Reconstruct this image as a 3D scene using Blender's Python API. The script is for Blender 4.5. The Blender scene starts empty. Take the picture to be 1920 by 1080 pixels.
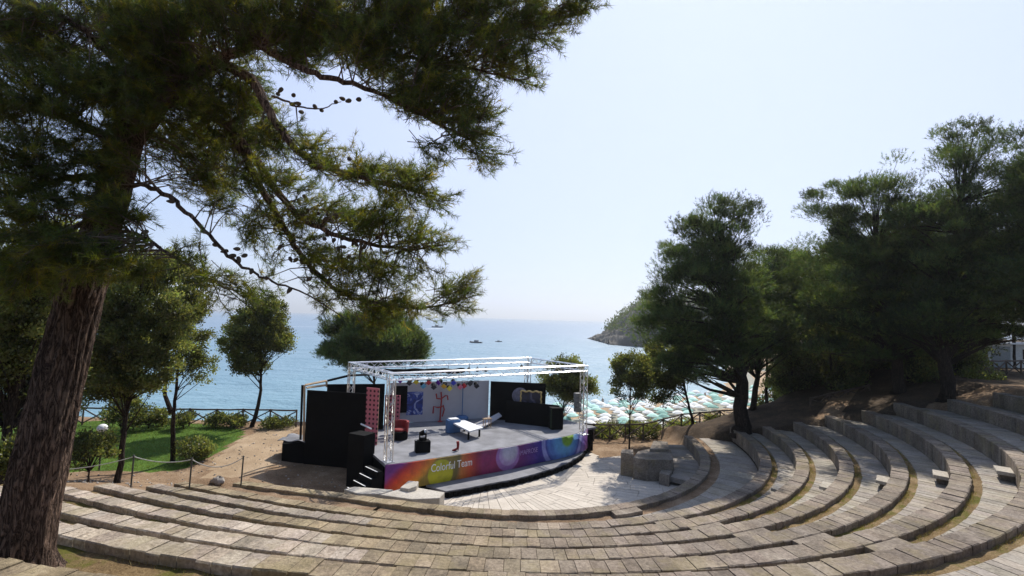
import bpy, math, random
import numpy as np
from mathutils import Vector, Matrix
R=math.radians
rng=np.random.default_rng(7); random.seed(7)
S=bpy.context.scene
# ---------------------------------------------------------------- camera, world, sun, exposure
FPX=919.8; PITCH=math.atan(56/920); ROLL=.028
_c,_s=math.cos(PITCH),math.sin(PITCH); _cr,_sr=math.cos(ROLL),math.sin(ROLL)
_r=Vector((1,0,0)); _u=Vector((0,-_s,_c)); _f=Vector((0,_c,_s))
_ex=_r*_cr+_u*_sr; _ey=_u*_cr-_r*_sr
cd=bpy.data.cameras.new('camera'); cam=bpy.data.objects.new('camera',cd); S.collection.objects.link(cam)
M4=Matrix.Identity(4)
for i in range(3):
    M4[i][0]=_ex[i]; M4[i][1]=_ey[i]; M4[i][2]=-_f[i]
cam.matrix_world=M4
cd.sensor_width=36; cd.lens=FPX/1920*36; cd.clip_start=.05; cd.clip_end=60000
S.camera=cam
AZ,EL=R(24),R(49)
W=bpy.data.worlds.new("World"); S.world=W; W.use_nodes=True
sky=W.node_tree.nodes.new('ShaderNodeTexSky'); sky.sky_type='NISHITA'; sky.sun_disc=False
sky.sun_elevation=EL; sky.sun_rotation=AZ; sky.air_density=1.0; sky.dust_density=.35; sky.ozone_density=3.2; sky.altitude=0
bg=W.node_tree.nodes['Background']; bg.inputs[1].default_value=.12
_m=W.node_tree.nodes.new('ShaderNodeMix'); _m.data_type='RGBA'; _m.inputs[7].default_value=(4.9,5.6,7.9,1)   # thin white summer haze over the clear sky
W.node_tree.links.new(sky.outputs[0],_m.inputs[6]); W.node_tree.links.new(_m.outputs[2],bg.inputs[0])
sl=bpy.data.lights.new('sun','SUN'); sl.energy=4.9; sl.angle=R(.55); sl.color=(1,.95,.86)
# the milky haze is thick round the sun's side of the sky and thin behind the viewer
_tc=W.node_tree.nodes.new('ShaderNodeTexCoord'); _dp=W.node_tree.nodes.new('ShaderNodeVectorMath'); _dp.operation='DOT_PRODUCT'
_dp.inputs[1].default_value=(math.sin(AZ)*.93,math.cos(AZ)*.93,.36); _mr=W.node_tree.nodes.new('ShaderNodeMapRange'); _mr.interpolation_type='SMOOTHSTEP'
for _i,_v in ((1,-.15),(2,1.0),(3,.04),(4,.86)): _mr.inputs[_i].default_value=_v
W.node_tree.links.new(_tc.outputs['Generated'],_dp.inputs[0]); W.node_tree.links.new(_dp.outputs['Value'],_mr.inputs[0]); W.node_tree.links.new(_mr.outputs[0],_m.inputs[0])
so=bpy.data.objects.new('sun',sl); S.collection.objects.link(so)
SUN=Vector((math.sin(AZ)*math.cos(EL),math.cos(AZ)*math.cos(EL),math.sin(EL)))
so.rotation_euler=SUN.to_track_quat('Z','Y').to_euler()
S.view_settings.view_transform='Standard'; S.view_settings.look='None'; S.view_settings.exposure=.25; S.view_settings.gamma=1
S.cycles.max_bounces=6; S.cycles.diffuse_bounces=3; S.cycles.glossy_bounces=3; S.cycles.transmission_bounces=4; S.cycles.transparent_max_bounces=8
S.cycles.sample_clamp_indirect=6

# ---------------------------------------------------------------- helpers
def ray(px,py):
    a,b=px-960,py-540
    u=a*_cr+b*_sr; v=-a*_sr+b*_cr
    return np.array([u,FPX*_c+v*_s,FPX*_s-v*_c])
def U(px,py,z):            # point of the picture laid on the level z
    d=ray(px,py); return d*(z/d[2])
def D(px,py,Y):            # point of the picture at the distance Y
    d=ray(px,py); return d*(Y/d[1])
def tag(o,label=None,cat=None,group=None,kind=None):
    if label:o['label']=label
    if cat:o['category']=cat
    if group:o['group']=group
    if kind:o['kind']=kind
    return o
def empty(name,loc,label,cat,group=None,rz=0):
    o=bpy.data.objects.new(name,None); S.collection.objects.link(o)
    o.location=[float(a) for a in loc]; o.rotation_euler=(0,0,rz); o.empty_display_size=.2
    return tag(o,label,cat,group)
def link(name,me,parent=None,loc=None):
    o=bpy.data.objects.new(name,me); S.collection.objects.link(o)
    if parent is not None:
        o.parent=parent
    if loc is not None:o.location=[float(a) for a in loc]
    return o
def fast_mesh(name,V,Fs,mat,col=None,smooth=False):
    """V (n,3), Fs (m,k) all faces with k corners"""
    V=np.asarray(V,np.float32);Fs=np.asarray(Fs,np.int32)
    me=bpy.data.meshes.new(name); me.vertices.add(len(V)); me.vertices.foreach_set('co',V.ravel())
    m,k=Fs.shape
    me.loops.add(m*k); me.loops.foreach_set('vertex_index',Fs.ravel())
    me.polygons.add(m); me.polygons.foreach_set('loop_start',np.arange(0,m*k,k,dtype=np.int32))
    me.polygons.foreach_set('loop_total',np.full(m,k,np.int32))
    if smooth: me.polygons.foreach_set('use_smooth',np.ones(m,bool))
    if col is not None:
        a=me.color_attributes.new('Col','FLOAT_COLOR','POINT')
        c=np.ones((len(V),4),np.float32); c[:,:3]=np.asarray(col,np.float32).reshape(len(V),-1); a.data.foreach_set('color',c.ravel())
    me.update(); me.validate()
    if mat: me.materials.append(mat)
    return me
class MB:
    def __init__(s): s.v=[];s.f=[];s.c=[];s.uv=None
    def add(s,V,F,col=1.):
        n=len(s.v)
        for p in V: s.v.append(tuple(float(a) for a in p)); s.c.append(col)
        for f in F: s.f.append(tuple(i+n for i in f))
    def box(s,c,size,rz=0,rx=0,ry=0,col=1.,ch=0):
        hx,hy,hz=[a/2 for a in size]
        m=Matrix.Rotation(rz,3,'Z')@Matrix.Rotation(ry,3,'Y')@Matrix.Rotation(rx,3,'X')
        P=[]
        for sx,sy,sz in ((-1,-1,-1),(1,-1,-1),(1,1,-1),(-1,1,-1),(-1,-1,1),(1,-1,1),(1,1,1),(-1,1,1)):
            P.append(m@Vector((sx*hx,sy*hy,sz*hz))+Vector(c))
        s.add(P,[(0,3,2,1),(4,5,6,7),(0,1,5,4),(1,2,6,5),(2,3,7,6),(3,0,4,7)],col)
    def tube(s,pts,rad,n=8,col=1.,cap=True,wob=0):
        pts=[Vector([float(b) for b in a]) for a in pts]
        if not hasattr(rad,'__len__'): rad=[rad]*len(pts)
        V=[];N=len(pts); ref=None
        for i,p in enumerate(pts):
            t=(pts[min(i+1,N-1)]-pts[max(i-1,0)])
            if t.length<1e-9:t=Vector((0,0,1))
            t.normalize()
            if ref is None:
                ref=Vector((0,0,1)) if abs(t.z)<.9 else Vector((1,0,0))
            a=t.cross(ref).normalized(); b=t.cross(a).normalized(); ref=-(t.cross(a)) if False else ref
            ref=b.cross(t).cross(t)*-1 if False else a.cross(t)
            for k in range(n):
                w=2*math.pi*k/n; rr=rad[i]*(1+wob*random.uniform(-1,1))
                V.append(p+a*(math.cos(w)*rr)+b*(math.sin(w)*rr))
        F=[]
        for i in range(N-1):
            for k in range(n):
                F.append((i*n+k,i*n+(k+1)%n,(i+1)*n+(k+1)%n,(i+1)*n+k))
        if cap: F.append(tuple(range(n-1,-1,-1)));F.append(tuple((N-1)*n+k for k in range(n)))
        s.add(V,F,col)
    def lathe(s,c,prof,n=16,col=1.,rot=None):
        V=[];c=Vector([float(a) for a in c])
        for r,z in prof:
            for k in range(n):
                w=2*math.pi*k/n; p=Vector((r*math.cos(w),r*math.sin(w),z))
                if rot: p=rot@p
                V.append(c+p)
        F=[(i*n+k,i*n+(k+1)%n,(i+1)*n+(k+1)%n,(i+1)*n+k) for i in range(len(prof)-1) for k in range(n)]
        F.append(tuple(range(n-1,-1,-1)));F.append(tuple((len(prof)-1)*n+k for k in range(n)))
        s.add(V,F,col)
    def prism(s,poly,z0,z1,col=1.):
        n=len(poly); V=[(p[0],p[1],z0) for p in poly]+[(p[0],p[1],z1) for p in poly]
        F=[tuple(range(n-1,-1,-1)),tuple(range(n,2*n))]+[(i,(i+1)%n,n+(i+1)%n,n+i) for i in range(n)]
        s.add(V,F,col)
    def build(s,name,mat,parent=None,smooth=False,bevel=0,origin=None):
        me=bpy.data.meshes.new(name)
        o0=Vector(origin) if origin is not None else (Vector(parent.matrix_basis.translation) if parent is not None else None)
        if parent is not None and origin is None:
            # parts are modelled in world space; bring them into the thing's frame
            p=parent; m=p.matrix_basis.copy()
            if p.parent: m=p.parent.matrix_basis@m
            mi=m.inverted(); vv=[mi@Vector(v) for v in s.v]
        elif origin is not None: vv=[Vector(v)-o0 for v in s.v]
        else: vv=s.v
        me.from_pydata(vv,[],s.f)
        a=me.color_attributes.new('Col','FLOAT_COLOR','POINT')
        c=np.ones((len(s.v),4),np.float32)
        for i,q in enumerate(s.c): c[i,:3]=q
        a.data.foreach_set('color',c.ravel())
        me.materials.append(mat)
        if smooth:
            me.polygons.foreach_set('use_smooth',np.ones(len(me.polygons),bool))
        me.update()
        o=link(name,me,parent)
        if origin is not None: o.location=o0
        if bevel:
            b=o.modifiers.new('bevel','BEVEL'); b.width=bevel; b.segments=2; b.limit_method='ANGLE'
        if smooth:
            try: me.set_sharp_from_angle(angle=R(40))
            except Exception: pass
        return o
def dup(root,loc,rz=0,label=None,group=None,scale=None):
    r=root.copy(); S.collection.objects.link(r); r.location=[float(a) for a in loc]; r.rotation_euler=(0,0,rz)
    if scale: r.scale=scale
    if label:r['label']=label
    if group:r['group']=group
    for ch in root.children:
        c=ch.copy(); S.collection.objects.link(c); c.parent=r
        for g in ch.children:
            d=g.copy(); S.collection.objects.link(d); d.parent=c
    return r

# ---------------------------------------------------------------- materials
def mat(name):
    m=bpy.data.materials.new(name); m.use_nodes=True; nt=m.node_tree; b=nt.nodes['Principled BSDF']
    return m,nt,b
def N(nt,t,**k):
    n=nt.nodes.new(t)
    for a,v in k.items():
        if a.startswith('i_'):
            key=a[2:]; key=int(key) if key.isdigit() else key
            n.inputs[key].default_value=v
        else: setattr(n,a,v)
    return n
def L(nt,a,b): nt.links.new(a,b)
def noise(nt,scale,detail=4,rough=.55,vec=None,dist=0):
    n=N(nt,'ShaderNodeTexNoise'); n.inputs['Scale'].default_value=scale; n.inputs['Detail'].default_value=detail
    n.inputs['Roughness'].default_value=rough; n.inputs['Distortion'].default_value=dist
    if vec is not None:L(nt,vec,n.inputs['Vector'])
    return n
def ramp(nt,fac,stops):
    r=N(nt,'ShaderNodeValToRGB'); e=r.color_ramp.elements
    while len(e)<len(stops): e.new(.5)
    for el,(p,c) in zip(e,stops):
        el.position=p; el.color=(*c,1) if hasattr(c,'__len__') else (c,c,c,1)
    L(nt,fac,r.inputs[0]); return r
def mix(nt,fac,a,b,mode='MIX'):
    m=N(nt,'ShaderNodeMix',data_type='RGBA',blend_type=mode)
    for sock,x in ((m.inputs[0],fac),(m.inputs[6],a),(m.inputs[7],b)):
        if isinstance(x,(int,float)): sock.default_value=x
        elif hasattr(x,'__len__'): sock.default_value=(*x,1)
        else: L(nt,x,sock)
    return m.outputs[2]
def mth(nt,op,a,b=0):
    m=N(nt,'ShaderNodeMath',operation=op)
    for sock,x in ((m.inputs[0],a),(m.inputs[1],b)):
        if isinstance(x,(int,float)): sock.default_value=x
        else: L(nt,x,sock)
    return m.outputs[0]
def bump(nt,b,h,strength,dist=.02):
    n=N(nt,'ShaderNodeBump'); n.inputs['Strength'].default_value=strength; n.inputs['Distance'].default_value=dist
    L(nt,h,n.inputs['Height']); L(nt,n.outputs[0],b.inputs['Normal']); return n
def pos(nt,scale=None):
    t=N(nt,'ShaderNodeNewGeometry').outputs['Position']
    if scale:
        m=N(nt,'ShaderNodeMapping'); m.inputs['Scale'].default_value=scale; L(nt,t,m.inputs[0]); return m.outputs[0]
    return t
def simple(name,col,rough=.6,metal=0,var=.15,vs=6,bmp=.1,attr=False):
    m,nt,b=mat(name); tc=N(nt,'ShaderNodeTexCoord').outputs['Object']
    n=noise(nt,vs,5,.6,tc)
    c=ramp(nt,n.outputs[0],[(.3,tuple(x*(1-var) for x in col)),(.7,tuple(min(1,x*(1+var)) for x in col))]).outputs[0]
    if attr:
        a=N(nt,'ShaderNodeVertexColor',layer_name='Col').outputs[0]; c=mix(nt,1.,c,a,'MULTIPLY')
    L(nt,c,b.inputs['Base Color']); b.inputs['Roughness'].default_value=rough; b.inputs['Metallic'].default_value=metal
    if max(col)<.02: b.inputs['Specular IOR Level'].default_value=.12
    if bmp: bump(nt,b,noise(nt,vs*6,3,.6,tc).outputs[0],bmp,.01)
    return m
def stone_mat(name,dark,mid,light,pit=1.):
    m,nt,b=mat(name); p=pos(nt)
    a=N(nt,'ShaderNodeVertexColor',layer_name='Col').outputs[0]
    n1=noise(nt,1.3,6,.65,p); n2=noise(nt,14,6,.7,p); n3=noise(nt,70,3,.6,p)
    f=mth(nt,'ADD',mth(nt,'MULTIPLY',n1.outputs[0],.45),mth(nt,'MULTIPLY',n2.outputs[0],.55))
    c=ramp(nt,f,[(.36,dark),(.5,mid),(.66,light)]).outputs[0]
    c=mix(nt,1.,c,a,'MULTIPLY')
    # lichen spots and pits
    v=N(nt,'ShaderNodeTexVoronoi'); v.inputs['Scale'].default_value=9; L(nt,p,v.inputs['Vector'])
    sp=ramp(nt,mth(nt,'ADD',v.outputs['Distance'],mth(nt,'MULTIPLY',n2.outputs[0],.7)),[(.42,1.),(.5,0.)]).outputs[0]
    c=mix(nt,mth(nt,'MULTIPLY',sp,.45*pit),c,(.07,.06,.05))
    m2=ramp(nt,noise(nt,.8,5,.7,p).outputs[0],[(.52,0.),(.62,1.)]).outputs[0]
    c=mix(nt,mth(nt,'MULTIPLY',m2,.35*pit),c,(.26,.21,.10))
    L(nt,c,b.inputs['Base Color']); b.inputs['Roughness'].default_value=.9; b.inputs['Specular IOR Level'].default_value=.25
    h=mth(nt,'ADD',mth(nt,'MULTIPLY',n2.outputs[0],1.),mth(nt,'MULTIPLY',n3.outputs[0],.35))
    bump(nt,b,h,.75*pit+.15,.03)
    return m
M={}
M['seat']=stone_mat('weathered_stone',(.10,.085,.07),(.215,.18,.145),(.36,.315,.26))
M['tread']=stone_mat('paving_stone',(.19,.165,.14),(.31,.275,.235),(.43,.385,.33),.6)
M['pale']=stone_mat('pale_limestone',(.46,.42,.36),(.60,.55,.48),(.70,.65,.58),.2)
M['pale2']=stone_mat('worn_pale_stone',(.30,.27,.23),(.46,.42,.36),(.58,.53,.46),.4)
M['floor']=stone_mat('travertine_paving',(.42,.37,.31),(.52,.46,.39),(.60,.54,.46),.15)
def soil_mat(name,c1,c2,c3,green=None,gpos=(.5,.6)):
    m,nt,b=mat(name); p=pos(nt)
    n1=noise(nt,.9,6,.7,p); n2=noise(nt,25,5,.7,p); n3=noise(nt,120,2,.5,p)
    f=mth(nt,'ADD',mth(nt,'MULTIPLY',n1.outputs[0],.5),mth(nt,'MULTIPLY',n2.outputs[0],.5))
    c=ramp(nt,f,[(.38,c1),(.5,c2),(.62,c3)]).outputs[0]
    if green:
        g=ramp(nt,noise(nt,1.1,5,.7,p).outputs[0],[(gpos[0],0.),(gpos[1],1.)]).outputs[0]
        gc=mix(nt,n2.outputs[0],tuple(x*.6 for x in green),tuple(x*1.4 for x in green))
        c=mix(nt,g,c,gc)
    L(nt,c,b.inputs['Base Color']); b.inputs['Roughness'].default_value=.95; b.inputs['Specular IOR Level'].default_value=.1
    bump(nt,b,mth(nt,'ADD',n2.outputs[0],mth(nt,'MULTIPLY',n3.outputs[0],.5)),.8,.04)
    return m
M['soil']=soil_mat('dry_soil',(.13,.085,.05),(.24,.16,.10),(.38,.28,.19))
M['strip']=soil_mat('soil_and_dry_grass',(.11,.07,.035),(.22,.15,.075),(.34,.25,.14),(.12,.115,.025),(.5,.62))
# terrain with attribute: R = lawn, G = sandy path
def terrain_mat():
    m,nt,b=mat('ground'); p=pos(nt)
    a=N(nt,'ShaderNodeSeparateColor'); L(nt,N(nt,'ShaderNodeVertexColor',layer_name='Col').outputs[0],a.inputs[0])
    n1=noise(nt,.7,6,.7,p); n2=noise(nt,18,6,.75,p); n3=noise(nt,90,2,.5,p)
    f=mth(nt,'ADD',mth(nt,'MULTIPLY',n1.outputs[0],.5),mth(nt,'MULTIPLY',n2.outputs[0],.5))
    dirt=ramp(nt,f,[(.36,(.12,.075,.045)),(.5,(.25,.165,.10)),(.64,(.42,.31,.21))]).outputs[0]
    lawn=ramp(nt,f,[(.36,(.04,.075,.012)),(.5,(.075,.14,.022)),(.64,(.13,.20,.035))]).outputs[0]
    sand=ramp(nt,f,[(.36,(.26,.18,.11)),(.5,(.38,.275,.175)),(.64,(.50,.38,.26))]).outputs[0]
    edge=mth(nt,'ADD',mth(nt,'MULTIPLY',a.outputs[0],.92),mth(nt,'ADD',mth(nt,'MULTIPLY',mth(nt,'SUBTRACT',n2.outputs[0],.5),1.1),mth(nt,'MULTIPLY',mth(nt,'SUBTRACT',n1.outputs[0],.5),1.3)))
    g=ramp(nt,edge,[(.42,0.),(.58,1.)]).outputs[0]
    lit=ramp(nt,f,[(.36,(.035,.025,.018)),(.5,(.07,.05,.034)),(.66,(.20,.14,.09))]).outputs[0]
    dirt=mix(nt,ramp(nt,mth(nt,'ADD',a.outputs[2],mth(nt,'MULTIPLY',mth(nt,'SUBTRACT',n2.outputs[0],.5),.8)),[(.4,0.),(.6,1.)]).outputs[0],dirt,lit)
    e2=mth(nt,'ADD',a.outputs[1],mth(nt,'MULTIPLY',mth(nt,'SUBTRACT',n1.outputs[0],.5),.8))
    s=ramp(nt,e2,[(.4,0.),(.6,1.)]).outputs[0]
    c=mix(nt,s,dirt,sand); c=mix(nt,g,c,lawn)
    L(nt,c,b.inputs['Base Color']); b.inputs['Roughness'].default_value=.95; b.inputs['Specular IOR Level'].default_value=.1
    bump(nt,b,mth(nt,'ADD',n2.outputs[0],mth(nt,'MULTIPLY',n3.outputs[0],.4)),.8,.05)
    return m
M['ground']=terrain_mat()
def leaf_mat(name,col,trans,tfac=.45):
    m,nt,b=mat(name); nt.nodes.remove(b); out=nt.nodes['Material Output']
    a=N(nt,'ShaderNodeVertexColor',layer_name='Col').outputs[0]
    d=N(nt,'ShaderNodeBsdfDiffuse'); t=N(nt,'ShaderNodeBsdfTranslucent'); g=N(nt,'ShaderNodeBsdfGlossy')
    L(nt,mix(nt,1.,col,a,'MULTIPLY'),d.inputs[0]); L(nt,mix(nt,1.,trans,a,'MULTIPLY'),t.inputs[0])
    g.inputs['Roughness'].default_value=.45; g.inputs[0].default_value=(.6,.6,.6,1)
    s=N(nt,'ShaderNodeMixShader'); s.inputs[0].default_value=tfac; L(nt,d.outputs[0],s.inputs[1]); L(nt,t.outputs[0],s.inputs[2])
    s2=N(nt,'ShaderNodeMixShader'); s2.inputs[0].default_value=.05; L(nt,s.outputs[0],s2.inputs[1]); L(nt,g.outputs[0],s2.inputs[2])
    L(nt,s2.outputs[0],out.inputs[0]); return m
M['needle']=leaf_mat('pine_needles',(.04,.062,.015),(.22,.26,.03),.46)
M['needle2']=leaf_mat('pine_needles_far',(.038,.065,.02),(.13,.18,.028),.4)
M['olive']=leaf_mat('broad_leaves',(.065,.085,.028),(.23,.26,.05),.45)
M['grass']=leaf_mat('grass_blades',(.08,.14,.025),(.18,.26,.04),.4)
M['drygrass']=leaf_mat('dry_grass_blades',(.22,.19,.06),(.3,.27,.08),.4)
def bark_mat(name,c1,c2,c3,sc=(1,1,.17),k=12):
    m,nt,b=mat(name); p=pos(nt,sc)
    n=noise(nt,k,5,.62,p,1.2); n2=noise(nt,k*4,3,.6,pos(nt)); n3=noise(nt,1.1,3,.5,pos(nt))
    rdg=mth(nt,'ABSOLUTE',mth(nt,'SUBTRACT',n.outputs[0],.5))
    e=ramp(nt,rdg,[(0.,0.),(.045,.55),(.16,1.)]).outputs[0]
    c=ramp(nt,mth(nt,'MULTIPLY',e,mth(nt,'ADD',mth(nt,'MULTIPLY',n2.outputs[0],.7),.45)),[(0.,c1),(.45,c2),(.95,c3)]).outputs[0]
    c=mix(nt,1.,c,ramp(nt,n3.outputs[0],[(.35,(.75,.72,.7)),(.65,(1.2,1.1,1.05))]).outputs[0],'MULTIPLY')
    L(nt,c,b.inputs['Base Color']); b.inputs['Roughness'].default_value=.95; b.inputs['Specular IOR Level'].default_value=.15
    bump(nt,b,mth(nt,'ADD',e,mth(nt,'MULTIPLY',n2.outputs[0],.5)),1.,.04)
    return m
M['bark']=bark_mat('pine_bark',(.035,.024,.019),(.13,.094,.075),(.29,.21,.16))
M['bark2']=bark_mat('dark_bark',(.015,.012,.01),(.045,.036,.029),(.09,.072,.06))
M['cone']=simple('cone_brown',(.07,.05,.035),.8,vs=20,bmp=.6)
M['twig']=simple('twig',(.11,.08,.06),.9)
M['black']=simple('black_painted_board',(.0045,.0045,.005),.8,var=.4,vs=2)
M['blackcloth']=simple('black_cloth',(.004,.004,.0045),.95,var=.3,vs=3)
M['deck']=simple('grey_stage_carpet',(.19,.19,.205),.85,var=.32,vs=1.1,bmp=.2)
M['alu']=simple('aluminium_truss',(.72,.72,.73),.32,1.,var=.05)
M['wall']=simple('white_backdrop',(.48,.47,.50),.7,var=.05,vs=1.5,bmp=.03)
M['wood']=simple('raw_timber',(.50,.34,.20),.7,var=.2,vs=8)
M['fence']=simple('fence_timber',(.10,.07,.05),.85,var=.35,vs=8)
M['white']=simple('white_paint',(.8,.8,.8),.45,var=.03)
M['red']=simple('red_paint',(.36,.02,.02),.45)
M['redcloth']=simple('red_fabric',(.22,.02,.02),.8)
M['blue']=simple('blue_paint',(.06,.15,.32),.6)
M['gold']=simple('gilt_frame',(.50,.36,.14),.45,var=.2)
M['rust']=simple('dark_metal_post',(.05,.05,.045),.6)
M['rope']=simple('pale_chain',(.45,.43,.38),.6)
M['rock']=stone_mat('rock',(.20,.18,.16),(.33,.30,.27),(.46,.43,.38),.6)
M['umb']=simple('umbrella_cloth',(.80,.80,.80),.8,var=.04,attr=True,bmp=0)
M['skin']=simple('skin',(.42,.25,.17),.6)
M['plaster']=simple('pale_plaster',(.62,.60,.55),.85)
M['glass']=simple('dark_lens',(.02,.02,.025),.15)

# ---------------------------------------------------------------- amphitheatre geometry
CX,CY=.444,32.14
def warp(th):
    t=(np.clip(th,R(-152),R(18))+math.pi/2)/(math.pi/2)
    return np.where(t<0,-1.131*t*t-21.003*t**3,-7.816*t*t+5.622*t**3)
FZ=-8.25
RINGS=[('A',13.62,-7.24),('B',16.39,-6.56),('C',17.89,-6.16),('D',19.48,-5.71),('E',21.15,-5.21),('F',22.76,-4.69),('G',24.33,-4.16),
       ('H',26.3,-3.68),('I',27.8,-3.1),('J',29.1,-2.53),('K',30.7,-1.98)]
SW=.52
def pp(r,th,z):
    rr=r+warp(th)
    return np.stack([CX+rr*np.cos(th),CY+rr*np.sin(th),np.broadcast_to(z,np.shape(rr))],-1)
def polar(P):
    th=math.atan2(P[1]-CY,P[0]-CX)
    if th>math.pi/2: th-=2*math.pi
    return float(math.hypot(P[0]-CX,P[1]-CY)-warp(np.array(th))),th
def prof(r):
    rs=[0,13.0,13.7]+[a[1] for a in RINGS[1:]]+[36,60]; zs=[FZ,FZ,-7.45]+[a[2]-.12 for a in RINGS[1:]]+[-.6,1.5]
    return np.interp(r,rs,zs)
def sst(x,a,b):
    t=np.clip((x-a)/(b-a),0,1); return t*t*(3-2*t)
THL={'A':-137,'B':-134,'C':-131,'D':-130,'E':-138,'F':-136,'G':-133,'H':-133,'I':-128,'J':-125,'K':-120}
THR={'A':0,'B':-2,'C':-7,'D':-8,'E':-9,'F':-11,'G':-11,'H':-14,'I':-16,'J':-17,'K':-18}
def coast(X):   # Y of the cliff edge
    return np.interp(X,[-80,-20,-5,8,14,20,32,60,90,140],[34.5,35.2,35.6,35.8,34.9,35.6,43,72,130,240])
def hnoise(X,Y):
    return (np.sin(X*.9+1.3*np.sin(Y*.7))*np.cos(Y*1.1+X*.3)*.5+np.sin(X*2.3+Y*1.7)*.25)
def H(X,Y,sunk=True):
    th=np.arctan2(Y-CY,X-CX); th=np.where(th>math.pi/2,th-2*math.pi,th)
    r=np.hypot(X-CX,Y-CY)-warp(th)
    r=np.where(th>R(18),np.hypot(X-CX,Y-CY)+2.2,r)
    z=prof(r)
    deg=np.degrees(th)
    cap=np.interp(deg,[-180,-80,-50,-20,20,60],[-.5,2,1,-2.9,-2.9,-4.5])
    z=np.minimum(z,cap)
    w=1-sst(-deg,131,165)                      # left bank flattens into the lawn
    w=w*np.where(deg>0,1-sst(deg,18,52)*(1-sst(X,14,34)),1)
    fl=np.interp(X,[-14,-8],[-7.82,-8.1]); z=fl+(z-fl)*w
    z=z+.05*hnoise(X,Y)*sst(np.hypot(X-CX,Y-CY),10,16)
    # right of the stage: level with orchestra
    st=(1-sst(np.hypot(X-CX,Y-29),11,13.5))
    z=np.where(True,z*(1-st)+(FZ-.06)*st,z)
    if sunk:
        lo=np.interp(r,[a[1] for a in RINGS],[THL[a[0]] for a in RINGS]); hi=np.interp(r,[a[1] for a in RINGS],[THR[a[0]] for a in RINGS])
        arc=2.0/np.maximum(r,5)*57.3*.45
        ins=sst(deg,lo,lo+arc)*(1-sst(deg,hi-arc,hi))*sst(r,10.5,12.5)*(1-sst(r,30.8,31.4))
        z=z-.85*ins
    s=Y-coast(X)
    low=np.interp(X,[5,13],[-18.5,-15.4])
    dsh=Y-np.interp(X,[5,14,24,34,48,66,90,200],[84,90,96,104,116,150,210,420]); low=np.where(X>9,np.interp(dsh,[-25,0,8,40],[-15.2,-16.02,-17.2,-19]),low)
    k=sst(s,0,np.where(X<12,9,np.where(X<20,8,np.where(X<27,12,24)))); z=z*(1-k)+low*k
    return z
xs=np.concatenate([np.linspace(-400,-60,18)[:-1],np.linspace(-60,-26,40)[:-1],np.linspace(-26,34,170)[:-1],np.linspace(34,80,70)[:-1],np.linspace(80,420,40)])
ys=np.concatenate([np.linspace(-200,-20,14)[:-1],np.linspace(-20,2,30)[:-1],np.linspace(2,52,145)[:-1],np.linspace(52,110,60)[:-1],np.linspace(110,420,40)])
GX,GY=np.meshgrid(xs,ys)
GZ=H(GX,GY)
nx,ny=len(xs),len(ys)
idx=np.arange(nx*ny).reshape(ny,nx)
Fq=np.stack([idx[:-1,:-1],idx[:-1,1:],idx[1:,1:],idx[1:,:-1]],-1).reshape(-1,4)
def inpoly(X,Y,poly):
    c=np.zeros(X.shape,bool); n=len(poly)
    for i in range(n):
        x1,y1=poly[i];x2,y2=poly[(i+1)%n]
        c^=((y1>Y)!=(y2>Y))&(X<(x2-x1)*(Y-y1)/(y2-y1+1e-12)+x1)
    return c
lawnpoly=[tuple(U(x,y,-8.0)[:2]) for x,y in [(120,900),(250,893),(330,886),(385,868),(440,835),(462,815),(400,800),(300,795),(150,795),(-200,790),(-300,900)]]
sandpoly=[tuple(U(x,y,-8.15)[:2]) for x,y in [(385,905),(400,870),(450,835),(490,812),(560,808),(528,850),(512,872),(470,895)]]
col=np.zeros((nx*ny,3))
col[:,0]=inpoly(GX.ravel(),GY.ravel(),lawnpoly)
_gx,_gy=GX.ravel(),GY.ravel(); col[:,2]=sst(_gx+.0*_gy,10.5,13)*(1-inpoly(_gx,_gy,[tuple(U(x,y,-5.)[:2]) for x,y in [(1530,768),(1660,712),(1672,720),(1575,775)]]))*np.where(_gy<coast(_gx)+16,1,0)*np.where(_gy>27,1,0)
col[:,1]=inpoly(GX.ravel(),GY.ravel(),sandpoly)|((GX.ravel()>10)&(GY.ravel()>coast(GX.ravel())+14))
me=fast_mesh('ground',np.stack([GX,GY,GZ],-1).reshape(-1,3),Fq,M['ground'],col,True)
tag(link('ground',me),kind='structure')
def gz(x,y): return float(H(np.array(float(x)),np.array(float(y)),False))

# sea
def sea_mat():
    m,nt,b=mat('sea_water'); p=pos(nt,(1,1.6,1))
    b.inputs['Roughness'].default_value=.42; b.inputs['IOR'].default_value=1.33
    d=N(nt,'ShaderNodeVectorMath',operation='LENGTH'); L(nt,pos(nt),d.inputs[0])
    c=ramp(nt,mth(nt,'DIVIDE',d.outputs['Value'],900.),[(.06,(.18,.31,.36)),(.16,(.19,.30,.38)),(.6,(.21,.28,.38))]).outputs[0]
    c=mix(nt,noise(nt,.02,4,.6,p).outputs[0],c,mix(nt,.5,c,(.05,.17,.24)))
    L(nt,c,b.inputs['Base Color'])
    h=mth(nt,'ADD',mth(nt,'MULTIPLY',noise(nt,.35,3,.6,p).outputs[0],1.3),mth(nt,'ADD',mth(nt,'MULTIPLY',noise(nt,1.6,3,.6,p).outputs[0],.35),mth(nt,'MULTIPLY',noise(nt,.06,2,.5,p).outputs[0],3.)))
    bump(nt,b,h,1.,.55)
    return m
M['sea']=sea_mat()
sv=[(-30000,-3000,-16),(30000,-3000,-16),(30000,40000,-16),(-30000,40000,-16)]
me=fast_mesh('sea',sv,[(0,1,2,3)],M['sea']); tag(link('sea',me),kind='structure')

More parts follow.
